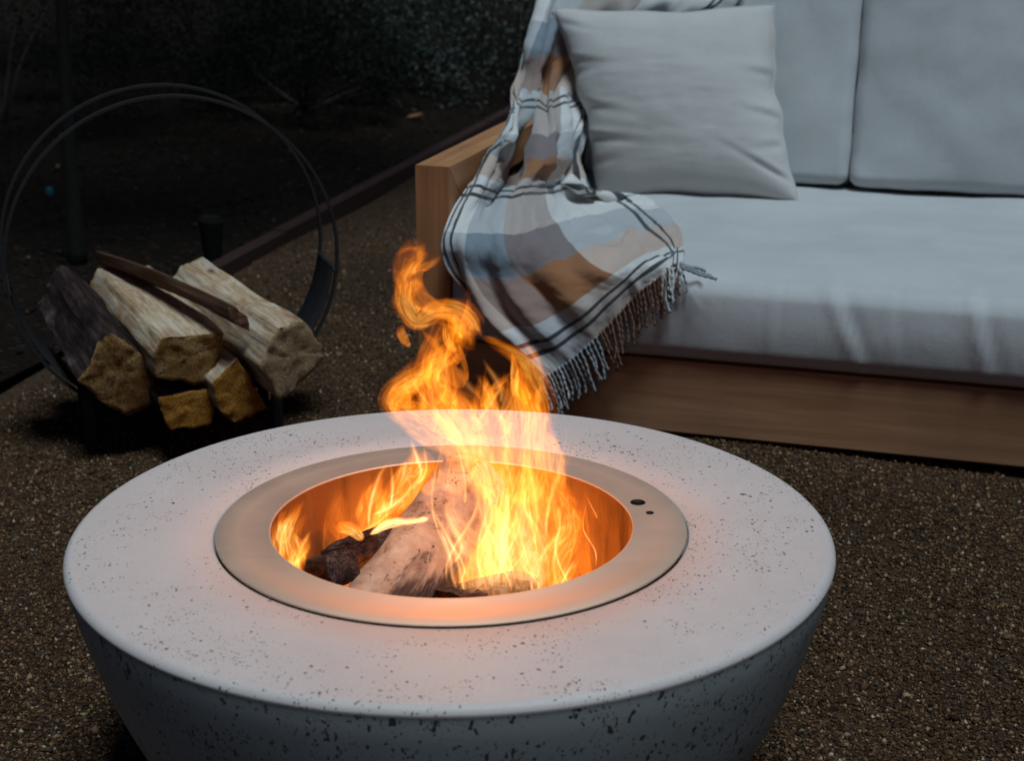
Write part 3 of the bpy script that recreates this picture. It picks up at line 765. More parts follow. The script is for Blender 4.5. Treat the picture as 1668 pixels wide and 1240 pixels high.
# ------------------------------------------------------------------ split logs
def m_log(name, kind):
    t = NT(name); co = t.coord()
    rnd = t.n('ShaderNodeObjectInfo').outputs['Random']
    off = t.n('ShaderNodeCombineXYZ', {0: t.math('MULTIPLY', rnd, 9.0), 1: t.math('MULTIPLY', rnd, 5.0), 2: rnd}).outputs[0]
    cv = t.n('ShaderNodeVectorMath', {0: co, 1: off}, operation='ADD').outputs[0]
    if kind == 'end':
        n1 = t.noise(t.mapping(cv, (300, 80, 220)), 1.0, 5, 0.75); n2 = t.noise(cv, 18, 4, 0.65)
        c = t.ramp(n2, [(0.3, (0.30, 0.145, 0.042)), (0.5, (0.54, 0.32, 0.12)), (0.72, (0.66, 0.47, 0.24))])
        c = t.mix(t.sstep(n1, 0.42, 0.62), t.mix(1.0, c, (0.45, 0.4, 0.32), 'MULTIPLY'), c)
        t.bsdf(Base_Color=c, Roughness=0.95, Normal=t.bump(n1, 1.0, 0.008), Specular_IOR_Level=0.1)
    elif kind == 'end_pale':
        n1 = t.noise(t.mapping(cv, (300, 80, 200)), 1.0, 5, 0.75); n2 = t.noise(cv, 14, 4, 0.6)
        c = t.ramp(n2, [(0.3, (0.45, 0.31, 0.17)), (0.7, (0.68, 0.51, 0.32))])
        c = t.mix(t.sstep(n1, 0.40, 0.60), t.mix(1.0, c, (0.5, 0.45, 0.4), 'MULTIPLY'), c)
        t.bsdf(Base_Color=c, Roughness=0.95, Normal=t.bump(n1, 1.0, 0.008), Specular_IOR_Level=0.1)
    elif kind == 'end_amber':
        n1 = t.noise(t.mapping(cv, (240, 70, 160)), 1.0, 5, 0.75); n2 = t.noise(cv, 16, 4, 0.6)
        c = t.ramp(n2, [(0.3, (0.32, 0.13, 0.018)), (0.7, (0.58, 0.30, 0.065))])
        c = t.mix(t.sstep(n1, 0.40, 0.60), t.mix(1.0, c, (0.5, 0.42, 0.35), 'MULTIPLY'), c)
        t.bsdf(Base_Color=c, Roughness=0.95, Normal=t.bump(n1, 0.9, 0.006), Specular_IOR_Level=0.1)
    elif kind == 'split':
        n1 = t.noise(t.mapping(cv, (190, 7, 190)), 1.0, 5, 0.7, 0.3); n2 = t.noise(t.mapping(cv, (24, 8, 24)), 1.0, 5, 0.65, 0.9)
        c = t.ramp(n2, [(0.30, (0.24, 0.13, 0.07)), (0.45, (0.46, 0.31, 0.185)), (0.58, (0.60, 0.48, 0.34)), (0.72, (0.60, 0.55, 0.47))])
        c = t.mix(t.math('MULTIPLY', t.sstep(n1, 0.46, 0.62), 0.6), c, (0.20, 0.115, 0.065))
        kn = t.n('ShaderNodeTexVoronoi', {'Vector': t.mapping(cv, (9, 5, 9)), 'Scale': 1.0}).outputs['Distance']
        c = t.mix(t.math('MULTIPLY', t.math('SUBTRACT', 1.0, t.sstep(kn, 0.05, 0.13)), 0.8), c, (0.13, 0.055, 0.03))
        t.bsdf(Base_Color=c, Roughness=0.85, Normal=t.bump(t.math('ADD', n1, t.math('MULTIPLY', n2, 0.5)), 0.7, 0.006), Specular_IOR_Level=0.2)
    elif kind == 'bark':
        n1 = t.noise(t.mapping(cv, (60, 9, 60)), 1.0, 5, 0.7, 0.5); n2 = t.noise(cv, 11, 4, 0.6)
        c = t.ramp(n2, [(0.35, (0.022, 0.011, 0.010)), (0.6, (0.065, 0.036, 0.033)), (0.75, (0.14, 0.11, 0.11))])
        c = t.mix(t.sstep(n1, 0.45, 0.6), t.mix(1.0, c, (0.4, 0.4, 0.4), 'MULTIPLY'), c)
        t.bsdf(Base_Color=c, Roughness=0.9, Normal=t.bump(n1, 0.9, 0.01), Specular_IOR_Level=0.2)
    elif kind == 'slat':
        n1 = t.noise(t.mapping(cv, (120, 3, 120)), 1.0, 4, 0.6)
        c = t.ramp(n1, [(0.35, (0.075, 0.035, 0.020)), (0.65, (0.16, 0.085, 0.05))])
        t.bsdf(Base_Color=c, Roughness=0.85, Normal=t.bump(n1, 0.5, 0.004), Specular_IOR_Level=0.2)
    return t.m
for k in ('end', 'end_pale', 'end_amber', 'split', 'bark', 'slat'):
    M['log_' + k] = m_log('log_' + k, k)

def make_log(name, poly_px, yplane, axis, length, side_mats, end_mat, label, seed, taper=0.92, sag=0.0, parent=None):
    """front outline (pixels) set on a plane square to the log's axis, run back along `axis`"""
    ax = np.array(axis, float); ax /= np.linalg.norm(ax)
    ctr_px = np.mean(np.array(poly_px, float), axis=0)
    C = at_y(ctr_px[0], ctr_px[1], yplane)
    front = []
    for px, py in poly_px:
        d = ray(px, py); tt = ((C - CAM) @ ax) / (d @ ax); front.append(CAM + d * tt)
    front = np.array(front)
    # local frame: y along the axis
    ly = ax; lx = np.cross(ly, [0, 0, 1.0]); lx /= np.linalg.norm(lx); lz = np.cross(lx, ly)
    R = np.stack([lx, ly, lz], 1)
    L2 = (front - C) @ R
    if np.sum(L2[:, 0] * np.roll(L2[:, 2], -1) - np.roll(L2[:, 0], -1) * L2[:, 2]) < 0: L2 = L2[::-1]; side_mats = [side_mats[len(side_mats) - 2 - i] if len(side_mats) > 1 else side_mats[0] for i in range(len(side_mats))]
    n = len(L2)
    rs = np.random.default_rng(seed)
    ns = 22; sub = 7
    ring = []; mseg = []
    for i in range(n):
        for q in range(sub):
            f = q / sub
            ring.append(L2[i, [0, 2]] * (1 - f) + L2[(i + 1) % n, [0, 2]] * f); mseg.append(i)
    ring = np.array(ring); m = len(ring)
    V = []
    c2 = L2[:, [0, 2]].mean(0)
    tw = rs.normal(0, 0.05)
    for k in range(ns + 1):
        f = k / ns
        sc = 1 - (1 - taper) * f
        r2 = (ring - c2) * sc + c2
        a = tw * f; r2 = r2 @ np.array([[math.cos(a), math.sin(a)], [-math.sin(a), math.cos(a)]])
        yy = np.full(m, f * length)
        P = np.stack([r2[:, 0], yy, r2[:, 1]], -1)
        d = np.array([mnoise.fractal(Vector((p[0] * 28 + seed, p[1] * 6, p[2] * 28)), 1.0, 2.0, 3) for p in P])
        rad = r2 - c2 * sc; rad = rad / (np.linalg.norm(rad, axis=1)[:, None] + 1e-9)
        d2 = np.array([mnoise.fractal(Vector((p[0] * 110 + seed, p[1] * 5, p[2] * 110)), 1.0, 2.0, 3) for p in P])
        P[:, [0, 2]] += rad * (d * 0.0055 + d2 * 0.0022)[:, None]
        P[:, 2] += sag * math.sin(math.pi * f)
        if k in (0, ns):
            P[:, 1] += rs.normal(0, 0.0022, m)
        V.append(P)
    V = np.concatenate(V)
    F = []; mi = []
    for k in range(ns):
        for j in range(m):
            F.append((k * m + j, k * m + (j + 1) % m, (k + 1) * m + (j + 1) % m, (k + 1) * m + j)); mi.append(mseg[j])
    # capped ends: own vertices so the edge stays crisp, gently uneven face
    base = len(V); extra = []
    for k0, yb in ((0, 0.0), (ns, length)):
        outer = V[k0 * m:(k0 + 1) * m].copy(); cc = outer.mean(0); prev = None
        for sfr in (1.0, 0.985, 0.85, 0.7, 0.55, 0.4, 0.25, 0.12):
            rr2 = cc + (outer - cc) * sfr
            if sfr < 1:
                rr2[:, 1] = yb - (1 if k0 == 0 else -1) * (0.003 + 0.005 * np.array([mnoise.fractal(Vector((p[0] * 38 + seed, 3.0 * k0, p[2] * 38)), 1.0, 2.0, 4) for p in rr2]))
            idx = [base + len(extra) + j for j in range(m)]; extra.extend(rr2)
            if prev is not None:
                for j in range(m):
                    q = (prev[j], idx[j], idx[(j + 1) % m], prev[(j + 1) % m])
                    F.append(q if k0 == 0 else q[::-1]); mi.append(99)
            prev = idx
        ci = base + len(extra); extra.append(np.array([cc[0], yb - (0.003 if k0 == 0 else -0.003), cc[2]]))
        for j in range(m):
            q = (prev[j], ci, prev[(j + 1) % m]); F.append(q if k0 == 0 else q[::-1]); mi.append(99)
    V = np.vstack([V, np.array(extra)])
    mats = []; lut = {}
    for i in range(n):
        mm = side_mats[i % len(side_mats)]
        if mm not in mats: mats.append(mm)
        lut[i] = mats.index(mm)
    mats.append(end_mat); lut[99] = len(mats) - 1
    o = mesh_np(name, V, F, [M[x] for x in mats], parent, True, midx=[lut[x] for x in mi])
    for p in o.data.polygons:
        p.use_smooth = p.material_index == len(mats) - 1 or True
    mt = Matrix.Identity(4)
    for i in range(3):
        for j in range(3): mt[i][j] = R[i, j]
    mt.translation = Vector(C)
    o.matrix_world = mt
    if label: tag(o, label, 'firewood', 'split logs in the rack')
    return o
YF = 3.70
AX = (-0.50, 0.80, 0.10)
make_log('split_log', [(127, 620), (149, 592), (158, 561), (180, 542), (221, 567), (243, 592), (260, 654), (208, 679), (174, 661)], YF, (-0.42, 0.80, 0.16), 0.42, ['log_bark'], 'log_end', 'dark bark-covered log with rough tan end, leftmost in the rack', 1)
make_log('split_log', [(249, 583), (263, 550), (363, 542), (361, 567), (339, 626), (255, 617)], YF - 0.01, (-0.46, 0.78, 0.13), 0.46, ['log_split'], 'log_end', 'pale square-cut split log on top of the middle of the rack', 2)
make_log('split_log', [(423, 598), (436, 558), (455, 533), (495, 523), (522, 561), (526, 583), (483, 629), (455, 651)], YF - 0.02, (-0.56, 0.80, 0.10), 0.50, ['log_split'], 'log_end_pale', 'thick pale split log with rough sawn end, rightmost in the rack', 3)
make_log('split_log', [(258, 648), (349, 632), (350, 651), (344, 692), (278, 701), (263, 670)], YF + 0.0, (-0.42, 0.84, 0.03), 0.36, ['log_bark'], 'log_end_amber', 'small amber-ended split log at the very bottom of the rack', 4)
make_log('split_log', [(345, 623), (386, 586), (405, 611), (434, 664), (386, 689), (358, 670)], YF + 0.01, (-0.50, 0.80, 0.08), 0.40, ['log_split'], 'log_end_amber', 'wedge-shaped yellow-ended log low in the rack, between amber and thick pale logs', 5)
make_log('split_log', [(372, 494), (402, 514), (406, 540), (372, 518)], YF - 0.03, (-0.62, 0.66, 0.045), 0.56, ['log_slat'], 'log_slat', 'thin brown slat of wood lying across the top of the rack', 6, 0.85, 0.012)
# ------------------------------------------------------------------ logs burning in the pit
def m_burn(name, kind):
    t = NT(name); co = t.coord()
    if kind == 'birch':
        n = t.noise(co, 14, 4, 0.6); n2 = t.noise(t.mapping(co, (30, 9, 30)), 1.0, 4, 0.6, 1.0)
        c = t.ramp(t.noise(co, 22, 6, 0.7), [(0.3, (0.20, 0.115, 0.075)), (0.48, (0.40, 0.27, 0.19)), (0.7, (0.55, 0.43, 0.33))])
        ck = t.math('ABSOLUTE', t.math('SUBTRACT', t.noise(co, 17, 4, 0.6, 1.5), 0.5)); c = t.mix(t.math('MULTIPLY', t.math('SUBTRACT', 1.0, t.sstep(ck, 0.004, 0.016)), t.sstep(n2, 0.5, 0.62)), c, (0.05, 0.03, 0.02))
        cr = t.n('ShaderNodeTexVoronoi', {'Vector': co, 'Scale': 46.0}); cm = t.sstep(t.math('SUBTRACT', 0.10, cr.outputs['Distance']), 0.0, 0.03)
        c = t.mix(t.math('MULTIPLY', cm, t.sstep(n2, 0.45, 0.6)), c, (0.03, 0.02, 0.015))
        sep = t.n('ShaderNodeSeparateXYZ', {0: co})
        ch = t.math('ADD', t.math('MULTIPLY', sep.outputs[0], 14.0), t.math('MULTIPLY', t.math('SUBTRACT', n2, 0.5), 2.2))
        ch = t.sstep(t.math('SUBTRACT', t.math('ADD', ch, 1.1), t.math('MULTIPLY', sep.outputs[1], 6.0)), 0.72, 1.15)
        c = t.mix(t.math('MULTIPLY', ch, 0.92), c, t.ramp(t.noise(t.mapping(co, (120, 10, 120)), 1.0, 4), [(0.4, (0.012, 0.008, 0.008)), (0.65, (0.09, 0.05, 0.045))]))
        t.bsdf(Base_Color=c, Roughness=0.85, Normal=t.bump(t.math('ADD', n, t.math('MULTIPLY', cm, -0.6)), 0.7, 0.006), Specular_IOR_Level=0.2)
    else:
        v = t.math('ABSOLUTE', t.math('SUBTRACT', t.noise(t.mapping(co, (130, 16, 130)), 1.0, 4, 0.6, 0.8), 0.5))
        n = t.noise(co, 40, 4, 0.6)
        c = t.ramp(n, [(0.35, (0.03, 0.018, 0.016)), (0.6, (0.10, 0.062, 0.056)), (0.8, (0.24, 0.17, 0.155))])
        c = t.mix(t.math('SUBTRACT', 1.0, t.sstep(v, 0.0, 0.07)), c, (0.008, 0.006, 0.005))
        t.bsdf(Base_Color=c, Roughness=0.9, Normal=t.bump(v, 0.5, 0.006), Specular_IOR_Level=0.2)
    return t.m
M['burn_birch'] = m_burn('burning_birch', 'birch'); M['burn_char'] = m_burn('charred_wood', 'char')
def round_log(name, p0, p1, r0, r1, mat, label, seed, square=0.0):
    p0 = np.array(p0, float); p1 = np.array(p1, float)
    ax = p1 - p0; Ln = np.linalg.norm(ax); ly = ax / Ln
    lx = np.cross(ly, [0, 0, 1.0]); lx /= np.linalg.norm(lx); lz = np.cross(lx, ly)
    n, m = 40, 48; rs = np.random.default_rng(seed)
    V = []
    for k in range(n):
        f = k / (n - 1); r = r0 * (1 - f) + r1 * f
        if k == 0 or k == n - 1: r *= 0.965
        for j in range(m):
            a = 2 * math.pi * j / m
            sq = 1 + square * (1 / max(abs(math.cos(a)), abs(math.sin(a))) - 1)
            d = 1 + 0.10 * mnoise.fractal(Vector((math.cos(a) * 1.4 + seed, f * 3.0, math.sin(a) * 1.4)), 1, 2, 3)
            V.append((r * sq * d * math.cos(a), f * Ln, r * sq * d * math.sin(a)))
    F = [tuple(int(q) for q in x) for x in grid_faces(n, m, True)]
    b = len(V)
    for k0, yb in ((0, 0.0), (n - 1, Ln)):
        ci = len(V); V.append((0, yb, 0))
        for j in range(m):
            q = (k0 * m + j, k0 * m + (j + 1) % m, ci); F.append(q)
    o = mesh_np(name, np.array(V), F, M[mat])
    mt = Matrix.Identity(4)
    for i in range(3):
        mt[i][0], mt[i][1], mt[i][2] = lx[i], ly[i], lz[i]
    mt.translation = Vector(p0); o.matrix_world = mt
    tag(o, label, 'firewood', 'logs burning in the fire pit')
    return o
round_log('burning_log', at_y(586, 1075, 2.13), at_y(774, 778, 2.43), 0.074, 0.052, 'burn_birch', 'large round pale-barked log leaning up inside the fire pit', 11)
round_log('charred_log', at_y(505, 940, 2.30), at_y(560, 925, 2.20), 0.024, 0.024, 'burn_char', 'short charred log end at the left of the burning log', 12, 0.6)
round_log('charred_log', at_y(548, 915, 2.40), at_y(640, 880, 2.33), 0.028, 0.026, 'burn_char', 'blackened stick tucked behind the large burning log', 13, 0.5)
round_log('charred_log', at_y(730, 1000, 2.15), at_y(850, 965, 2.30), 0.032, 0.030, 'burn_char', 'charred log lying right of the large burning log beneath the flames', 14, 0.5)

# ------------------------------------------------------------------ flames
def m_flame(name, fil, core=False):
    t = NT(name)
    uv = t.n('ShaderNodeUVMap', uv_map='UVMap').outputs[0]
    me = t.n('ShaderNodeUVMap', uv_map='metric').outputs[0]
    inf = t.n('ShaderNodeObjectInfo')
    sc_ = t.n('ShaderNodeSeparateColor', {0: inf.outputs['Color']}); gain, rdg, rag = sc_.outputs[0], sc_.outputs[1], sc_.outputs[2]
    sep = t.n('ShaderNodeSeparateXYZ', {0: uv}); u, v = sep.outputs[0], sep.outputs[1]
    e = t.math('SUBTRACT', 1.0, t.math('ABSOLUTE', t.math('MULTIPLY_ADD', u, 2.0, -1.0)))
    rnd = t.math('MULTIPLY', inf.outputs['Random'], 57.0)
    ms = t.n('ShaderNodeSeparateXYZ', {0: me})
    def nz(sx, sy, dist, det, k):
        vec = t.n('ShaderNodeCombineXYZ', {0: t.math('MULTIPLY', ms.outputs[0], sx), 1: t.math('MULTIPLY', ms.outputs[1], sy), 2: t.math('ADD', rnd, k)}).outputs[0]
        return t.noise(vec, 1.0, det, 0.5, dist)
    tipf = t.ramp(v, [(0.0, 0.0), (0.10, 1.0), (0.55, 0.95), (1.0, 0.0)])
    if fil:
        I = t.math('MULTIPLY', t.math('POWER', e, 1.7), tipf)
        I = t.math('MULTIPLY', I, t.math('MULTIPLY_ADD', nz(20, 26, 0.5, 2, 0.0), 1.6, 0.1))
        I = t.math('MULTIPLY', I, gain)
        col = t.ramp(I, [(0.0, (1.0, 0.24, 0.012)), (0.5, (1.0, 0.52, 0.14)), (1.0, (1.0, 0.70, 0.40))])
    else:
        n1 = nz(26, 8, 1.6, 3, 0.0); n2 = nz(60, 13, 2.0, 2, 9.0)
        body = t.math('ADD', t.math('MULTIPLY', t.math('POWER', e, 0.6), tipf), t.math('MULTIPLY', t.math('SUBTRACT', n1, 0.5), rag))
        al = t.math('MULTIPLY', t.sstep(body, 0.22, 0.75), t.sstep(t.math('MULTIPLY', e, tipf), 0.0, 0.16))
        ridge = t.math('SUBTRACT', 1.0, t.math('ABSOLUTE', t.math('MULTIPLY_ADD', n2, 4.0, -2.0)), clamp=True)
        ridge = t.math('POWER', ridge, 3.0)
        I = t.math('MULTIPLY', al, t.math('ADD', t.math('MULTIPLY_ADD', n1, 0.9, 0.05), t.math('MULTIPLY', ridge, rdg)))
        I = t.math('MULTIPLY', I, gain)
        col = t.ramp(I, [(0.0, (1.0, 0.17, 0.004)), (0.4, (1.0, 0.25, 0.010)), (0.75, (1.0, 0.42, 0.06)), (1.0, (1.0, 0.60, 0.22))])
    if core: col = t.ramp(I, [(0.0, (1.0, 0.28, 0.03)), (0.2, (1.0, 0.43, 0.13)), (0.5, (1.0, 0.60, 0.33)), (1.0, (1.0, 0.72, 0.50))])
    em = t.n('ShaderNodeEmission', {0: col, 1: I})
    tr = t.n('ShaderNodeBsdfTransparent')
    ad = t.n('ShaderNodeAddShader', {0: em.outputs[0], 1: tr.outputs[0]})
    t.t.links.new(ad.outputs[0], t.out.inputs[0])
    try: t.m.cycles.emission_sampling = 'NONE'
    except Exception: pass
    return t.m
M['flame_sheet'] = m_flame('flame_sheet', False); M['flame_core'] = m_flame('flame_core', False, True); M['flame_fil'] = m_flame('flame_filament', True)
fire = empty('campfire', (PC[0], PC[1], 0.12))
tag(fire, 'bright orange flames rising from the logs in the fire pit', 'fire')
def flame(path, widths, dy=0.0, gain=1.0, kind='flame_sheet', bulge=0.35, turn=0.0, leany=0.0, na=48, ridge=0.45, rag=1.3):
    """path: pixel polyline read at the pit's middle; the sheet is bowed in depth and turned about its own axis"""
    k = len(path)
    P = np.array([at_y(p[0], p[1], PC[1] + dy + (p[2] if len(p) > 2 else 0) + leany * i / max(1, k - 1)) for i, p in enumerate(path)])
    w = np.array(widths, float) / 1120.0
    Pc = catmull(P, na); wc = np.maximum(catmull(np.interp(np.linspace(0, 1, k), np.linspace(0, 1, len(w)), w)[:, None], na)[:, 0], 0.0005)
    T = np.gradient(Pc, axis=0); T /= np.linalg.norm(T, axis=1)[:, None] + 1e-9
    D = np.array([math.sin(turn), math.cos(turn), 0.0])
    A = np.cross(T, D); A /= np.linalg.norm(A, axis=1)[:, None] + 1e-9
    B = np.cross(A, T)
    nu = 14; u = np.linspace(0, 1, nu); q = 2 * u - 1
    V = Pc[:, None, :] + A[:, None, :] * (wc[:, None] * 0.5 * q[None])[..., None] - B[:, None, :] * (wc[:, None] * bulge * (1 - q[None] ** 2))[..., None]
    ln = np.concatenate([[0], np.cumsum(np.linalg.norm(np.diff(Pc, axis=0), axis=1))])
    U, Vv = np.meshgrid(u, np.linspace(0, 1, na), indexing='xy')
    mu = q[None] * 0.5 * wc[:, None]; mv = np.repeat(ln[:, None], nu, 1)
    o = mesh_np('flame_tongue' if kind != 'flame_fil' else 'flame_filament', (V - np.array([PC[0], PC[1], 0.12])).reshape(-1, 3), grid_faces(na, nu), M[kind], fire, True,
                uv={'UVMap': np.stack([U, Vv], -1).reshape(-1, 2), 'metric': np.stack([mu, mv], -1).reshape(-1, 2)})
    o.color = (gain, ridge, rag, 1)
    return o
# tall plume
SF = dict(ridge=0.40, rag=1.65)
flame([(850, 880), (815, 780), (752, 680), (716, 610), (738, 545), (758, 495), (764, 455)], [70, 110, 130, 92, 84, 84, 30], 0.0, 0.58, **SF)
flame([(810, 820), (776, 730), (724, 650), (708, 596), (734, 536), (752, 484)], [50, 70, 80, 56, 56, 24], 0.03, 0.6, turn=0.4, **SF)
flame([(775, 570), (752, 516), (712, 506), (678, 518), (658, 488), (664, 448), (692, 416), (724, 388)], [40, 66, 44, 46, 52, 66, 76, 46], 0.01, 0.78, bulge=0.3, **SF)
flame([(752, 525), (700, 498), (668, 466), (668, 426), (704, 402), (722, 380)], [20, 36, 50, 64, 76, 50], 0.04, 0.42, turn=-0.5, **SF)
flame([(668, 566), (658, 552), (654, 536), (664, 516)], [6, 18, 18, 6], 0.0, 0.55, **SF)
flame([(810, 740), (710, 694), (648, 662), (642, 640), (690, 604), (752, 556), (776, 520)], [70, 84, 56, 60, 72, 62, 24], -0.04, 0.72, **SF)
flame([(770, 724), (694, 668), (654, 652), (692, 612), (742, 570)], [40, 60, 58, 54, 24], 0.05, 0.55, turn=0.5, **SF)
flame([(640, 676), (652, 640), (690, 606), (720, 570)], [14, 40, 40, 14], 0.0, 0.7, **SF)
flame([(880, 880), (886, 770), (882, 690), (874, 630), (852, 582), (806, 552), (765, 536)], [60, 78, 64, 60, 52, 40, 16], 0.02, 0.7, **SF)
flame([(790, 820), (800, 730), (798, 660), (790, 588)], [70, 90, 72, 6], -0.03, 0.72, **SF)
flame([(830, 830), (838, 745), (842, 660), (838, 572)], [60, 74, 58, 6], 0.05, 0.72, turn=-0.4, **SF)
flame([(868, 830), (874, 745), (872, 670), (862, 590)], [50, 62, 54, 6], -0.02, 0.8, turn=0.3, **SF)
flame([(742, 810), (750, 735), (730, 680), (692, 650)], [70, 76, 60, 10], -0.05, 0.55, turn=0.3, **SF)
flame([(800, 760), (770, 690), (730, 640), (720, 590)], [90, 110, 80, 20], 0.07, 0.36, turn=0.2, **SF)
flame([(850, 760), (850, 690), (830, 630), (800, 590)], [90, 100, 80, 20], 0.08, 0.36, turn=-0.2, **SF)
flame([(700, 810), (690, 760), (676, 735), (668, 695)], [30, 48, 36, 6], 0.02, 0.55)
# small licks peeling off the plume
rl = np.random.default_rng(77)
spine = [(742, 690), (715, 630), (735, 580), (742, 545), (660, 655), (700, 620), (800, 660), (842, 640), (868, 665), (820, 700), (770, 670), (745, 610), (862, 640), (690, 665), (725, 640)]
for k in range(34):
    x0, y0 = spine[k % len(spine)]; x0 += rl.normal(0, 9); y0 += rl.normal(12, 9)
    h = rl.uniform(40, 90); lean = rl.normal(-4, 14); ph = rl.uniform(0, 6.28); am = rl.uniform(2, 9)
    pts = [(x0 + lean * f + am * math.sin(ph + f * 4.5), y0 - h * f) for f in np.linspace(0, 1, 5)]
    w = rl.uniform(14, 34)
    flame(pts, [w * 0.5, w, w * 0.7, 2], rl.uniform(-0.07, 0.07), rl.uniform(0.35, 0.75), turn=rl.uniform(-0.9, 0.9), ridge=0.5, rag=1.5, na=28)
# dense body in the chamber
rf = np.random.default_rng(21)
for k in range(26):
    x0 = rf.uniform(750, 885); y0 = rf.uniform(940, 1010); dy = rf.uniform(-0.12, 0.10)
    top = rf.uniform(690, 860); dx = rf.normal(-18, 26); w = rf.uniform(36, 96)
    flame([(x0, y0), (x0 + rf.normal(0, 14), (y0 * 2 + top) / 3), (x0 + dx * 0.6 + rf.normal(0, 16), (y0 + 2 * top) / 3), (x0 + dx, top)], [w * 0.8, w, w * 0.8, 5], dy, rf.uniform(0.13, 0.30), 'flame_core', turn=rf.uniform(-1.1, 1.1), ridge=0.7, rag=1.7)
for k in range(40):
    x0 = rf.uniform(715, 915); y0 = rf.uniform(880, 985); dy = rf.uniform(-0.14, 0.10)
    h = rf.uniform(70, 230); a = rf.normal(0, 22); ph = rf.uniform(0, 6.28); am = rf.uniform(6, 20)
    pts = [(x0 + a * f + am * math.sin(ph + f * 5), y0 - h * f) for f in np.linspace(0, 1, 7)]
    w = rf.uniform(6, 22)
    flame(pts, [w * 0.5, w, w * 0.9, w * 0.4], dy, rf.uniform(0.3, 0.85), 'flame_fil', turn=rf.uniform(-0.8, 0.8))
for k in range(12):
    x0 = rf.uniform(680, 870); y0 = rf.uniform(650, 760); h = rf.uniform(50, 120); a = rf.normal(-14, 26); ph = rf.uniform(0, 6.28)
    pts = [(x0 + a * f + 9 * math.sin(ph + f * 4), y0 - h * f) for f in np.linspace(0, 1, 6)]
    flame(pts, [6, rf.uniform(12, 24), 14, 5], rf.uniform(-0.08, 0.08), rf.uniform(0.3, 0.6), 'flame_fil', turn=rf.uniform(-0.8, 0.8))
# left side of the chamber
flame([(478, 950), (472, 905), (468, 862), (486, 830), (504, 798)], [30, 60, 56, 42, 6], 0.0, 1.0)
flame([(458, 920), (466, 885), (460, 850), (474, 822)], [16, 26, 22, 6], -0.02, 0.7, turn=0.5)
flame([(470, 935), (496, 890), (504, 850)], [26, 34, 6], -0.06, 0.9)
for pts in ([(478, 930), (492, 890), (508, 862)], [(457, 915), (460, 870), (478, 822)], [(470, 910), (466, 860), (480, 830)], [(500, 960), (486, 920), (496, 895)]):
    flame(pts, [6, 15, 5], 0.0, 0.8, 'flame_fil')
flame([(592, 880), (572, 862), (548, 856), (540, 838)], [14, 26, 24, 6], 0.08, 0.9)
flame([(590, 878), (604, 850), (612, 800), (632, 752)], [24, 60, 54, 8], 0.12, 0.85)
flame([(608, 860), (640, 820), (668, 780), (690, 740), (672, 700)], [24, 56, 60, 44, 6], 0.14, 0.85)
for pts in ([(588, 895), (592, 868), (612, 852), (640, 830)], [(600, 860), (604, 820), (618, 775), (634, 752)], [(604, 840), (640, 822), (668, 795), (660, 770)], [(636, 830), (640, 790), (636, 750)], [(668, 800), (686, 772), (676, 735), (668, 712)], [(680, 790), (694, 765), (690, 720)],
            [(760, 985), (745, 910), (722, 860), (690, 810)], [(716, 860), (732, 900), (738, 940), (750, 975)]):
    flame(pts, [6, 15, 12, 4], 0.11 if pts[0][0] < 700 else -0.08, 0.95, 'flame_fil')
flame([(600, 872), (640, 852), (690, 846), (694, 838)], [8, 22, 16, 6], -0.02, 2.3, bulge=0.2)
# right side of the chamber
for pts, w in (([(1002, 940), (990, 880), (966, 830), (950, 800)], 7), ([(1012, 900), (1006, 850), (998, 815)], 12), ([(972, 950), (970, 900), (950, 860), (958, 810)], 6), ([(1020, 870), (1000, 850), (985, 830)], 7), ([(905, 970), (925, 930), (940, 905)], 14), ([(930, 960), (905, 900), (912, 850), (900, 800)], 12)):
    flame(pts, [3, w, w * 0.7, 3], 0.14, 0.9, 'flame_fil')
flame([(915, 985), (905, 920), (925, 850), (905, 780), (890, 740)], [40, 60, 60, 40, 6], 0.06, 0.8)
flame([(900, 985), (930, 930), (946, 900)], [16, 26, 5], 0.02, 0.8)
for pts, w, g in (([(560, 960), (548, 860), (556, 780)], 90, 0.30), ([(980, 960), (985, 880), (975, 800)], 100, 0.32), ([(940, 960), (950, 870), (945, 780)], 80, 0.30)):
    flame(pts, [w, w, w * 0.6, 10], 0.17, g)
# the fire's own light
for nm, loc, pw, rad in (('fire_glow', (0.06, 0.0, 0.17), 5.5, 0.07), ('fire_glow', (-0.10, 0.0, 0.16), 3.0, 0.05), ('fire_glow', (0.0, 0.0, 0.52), 2.6, 0.10)):
    ld = bpy.data.lights.new(nm, 'POINT'); ld.energy = pw; ld.color = (1.0, 0.33, 0.055); ld.shadow_soft_size = rad
    lo = bpy.data.objects.new(nm, ld); lo.location = loc; link(lo, fire)

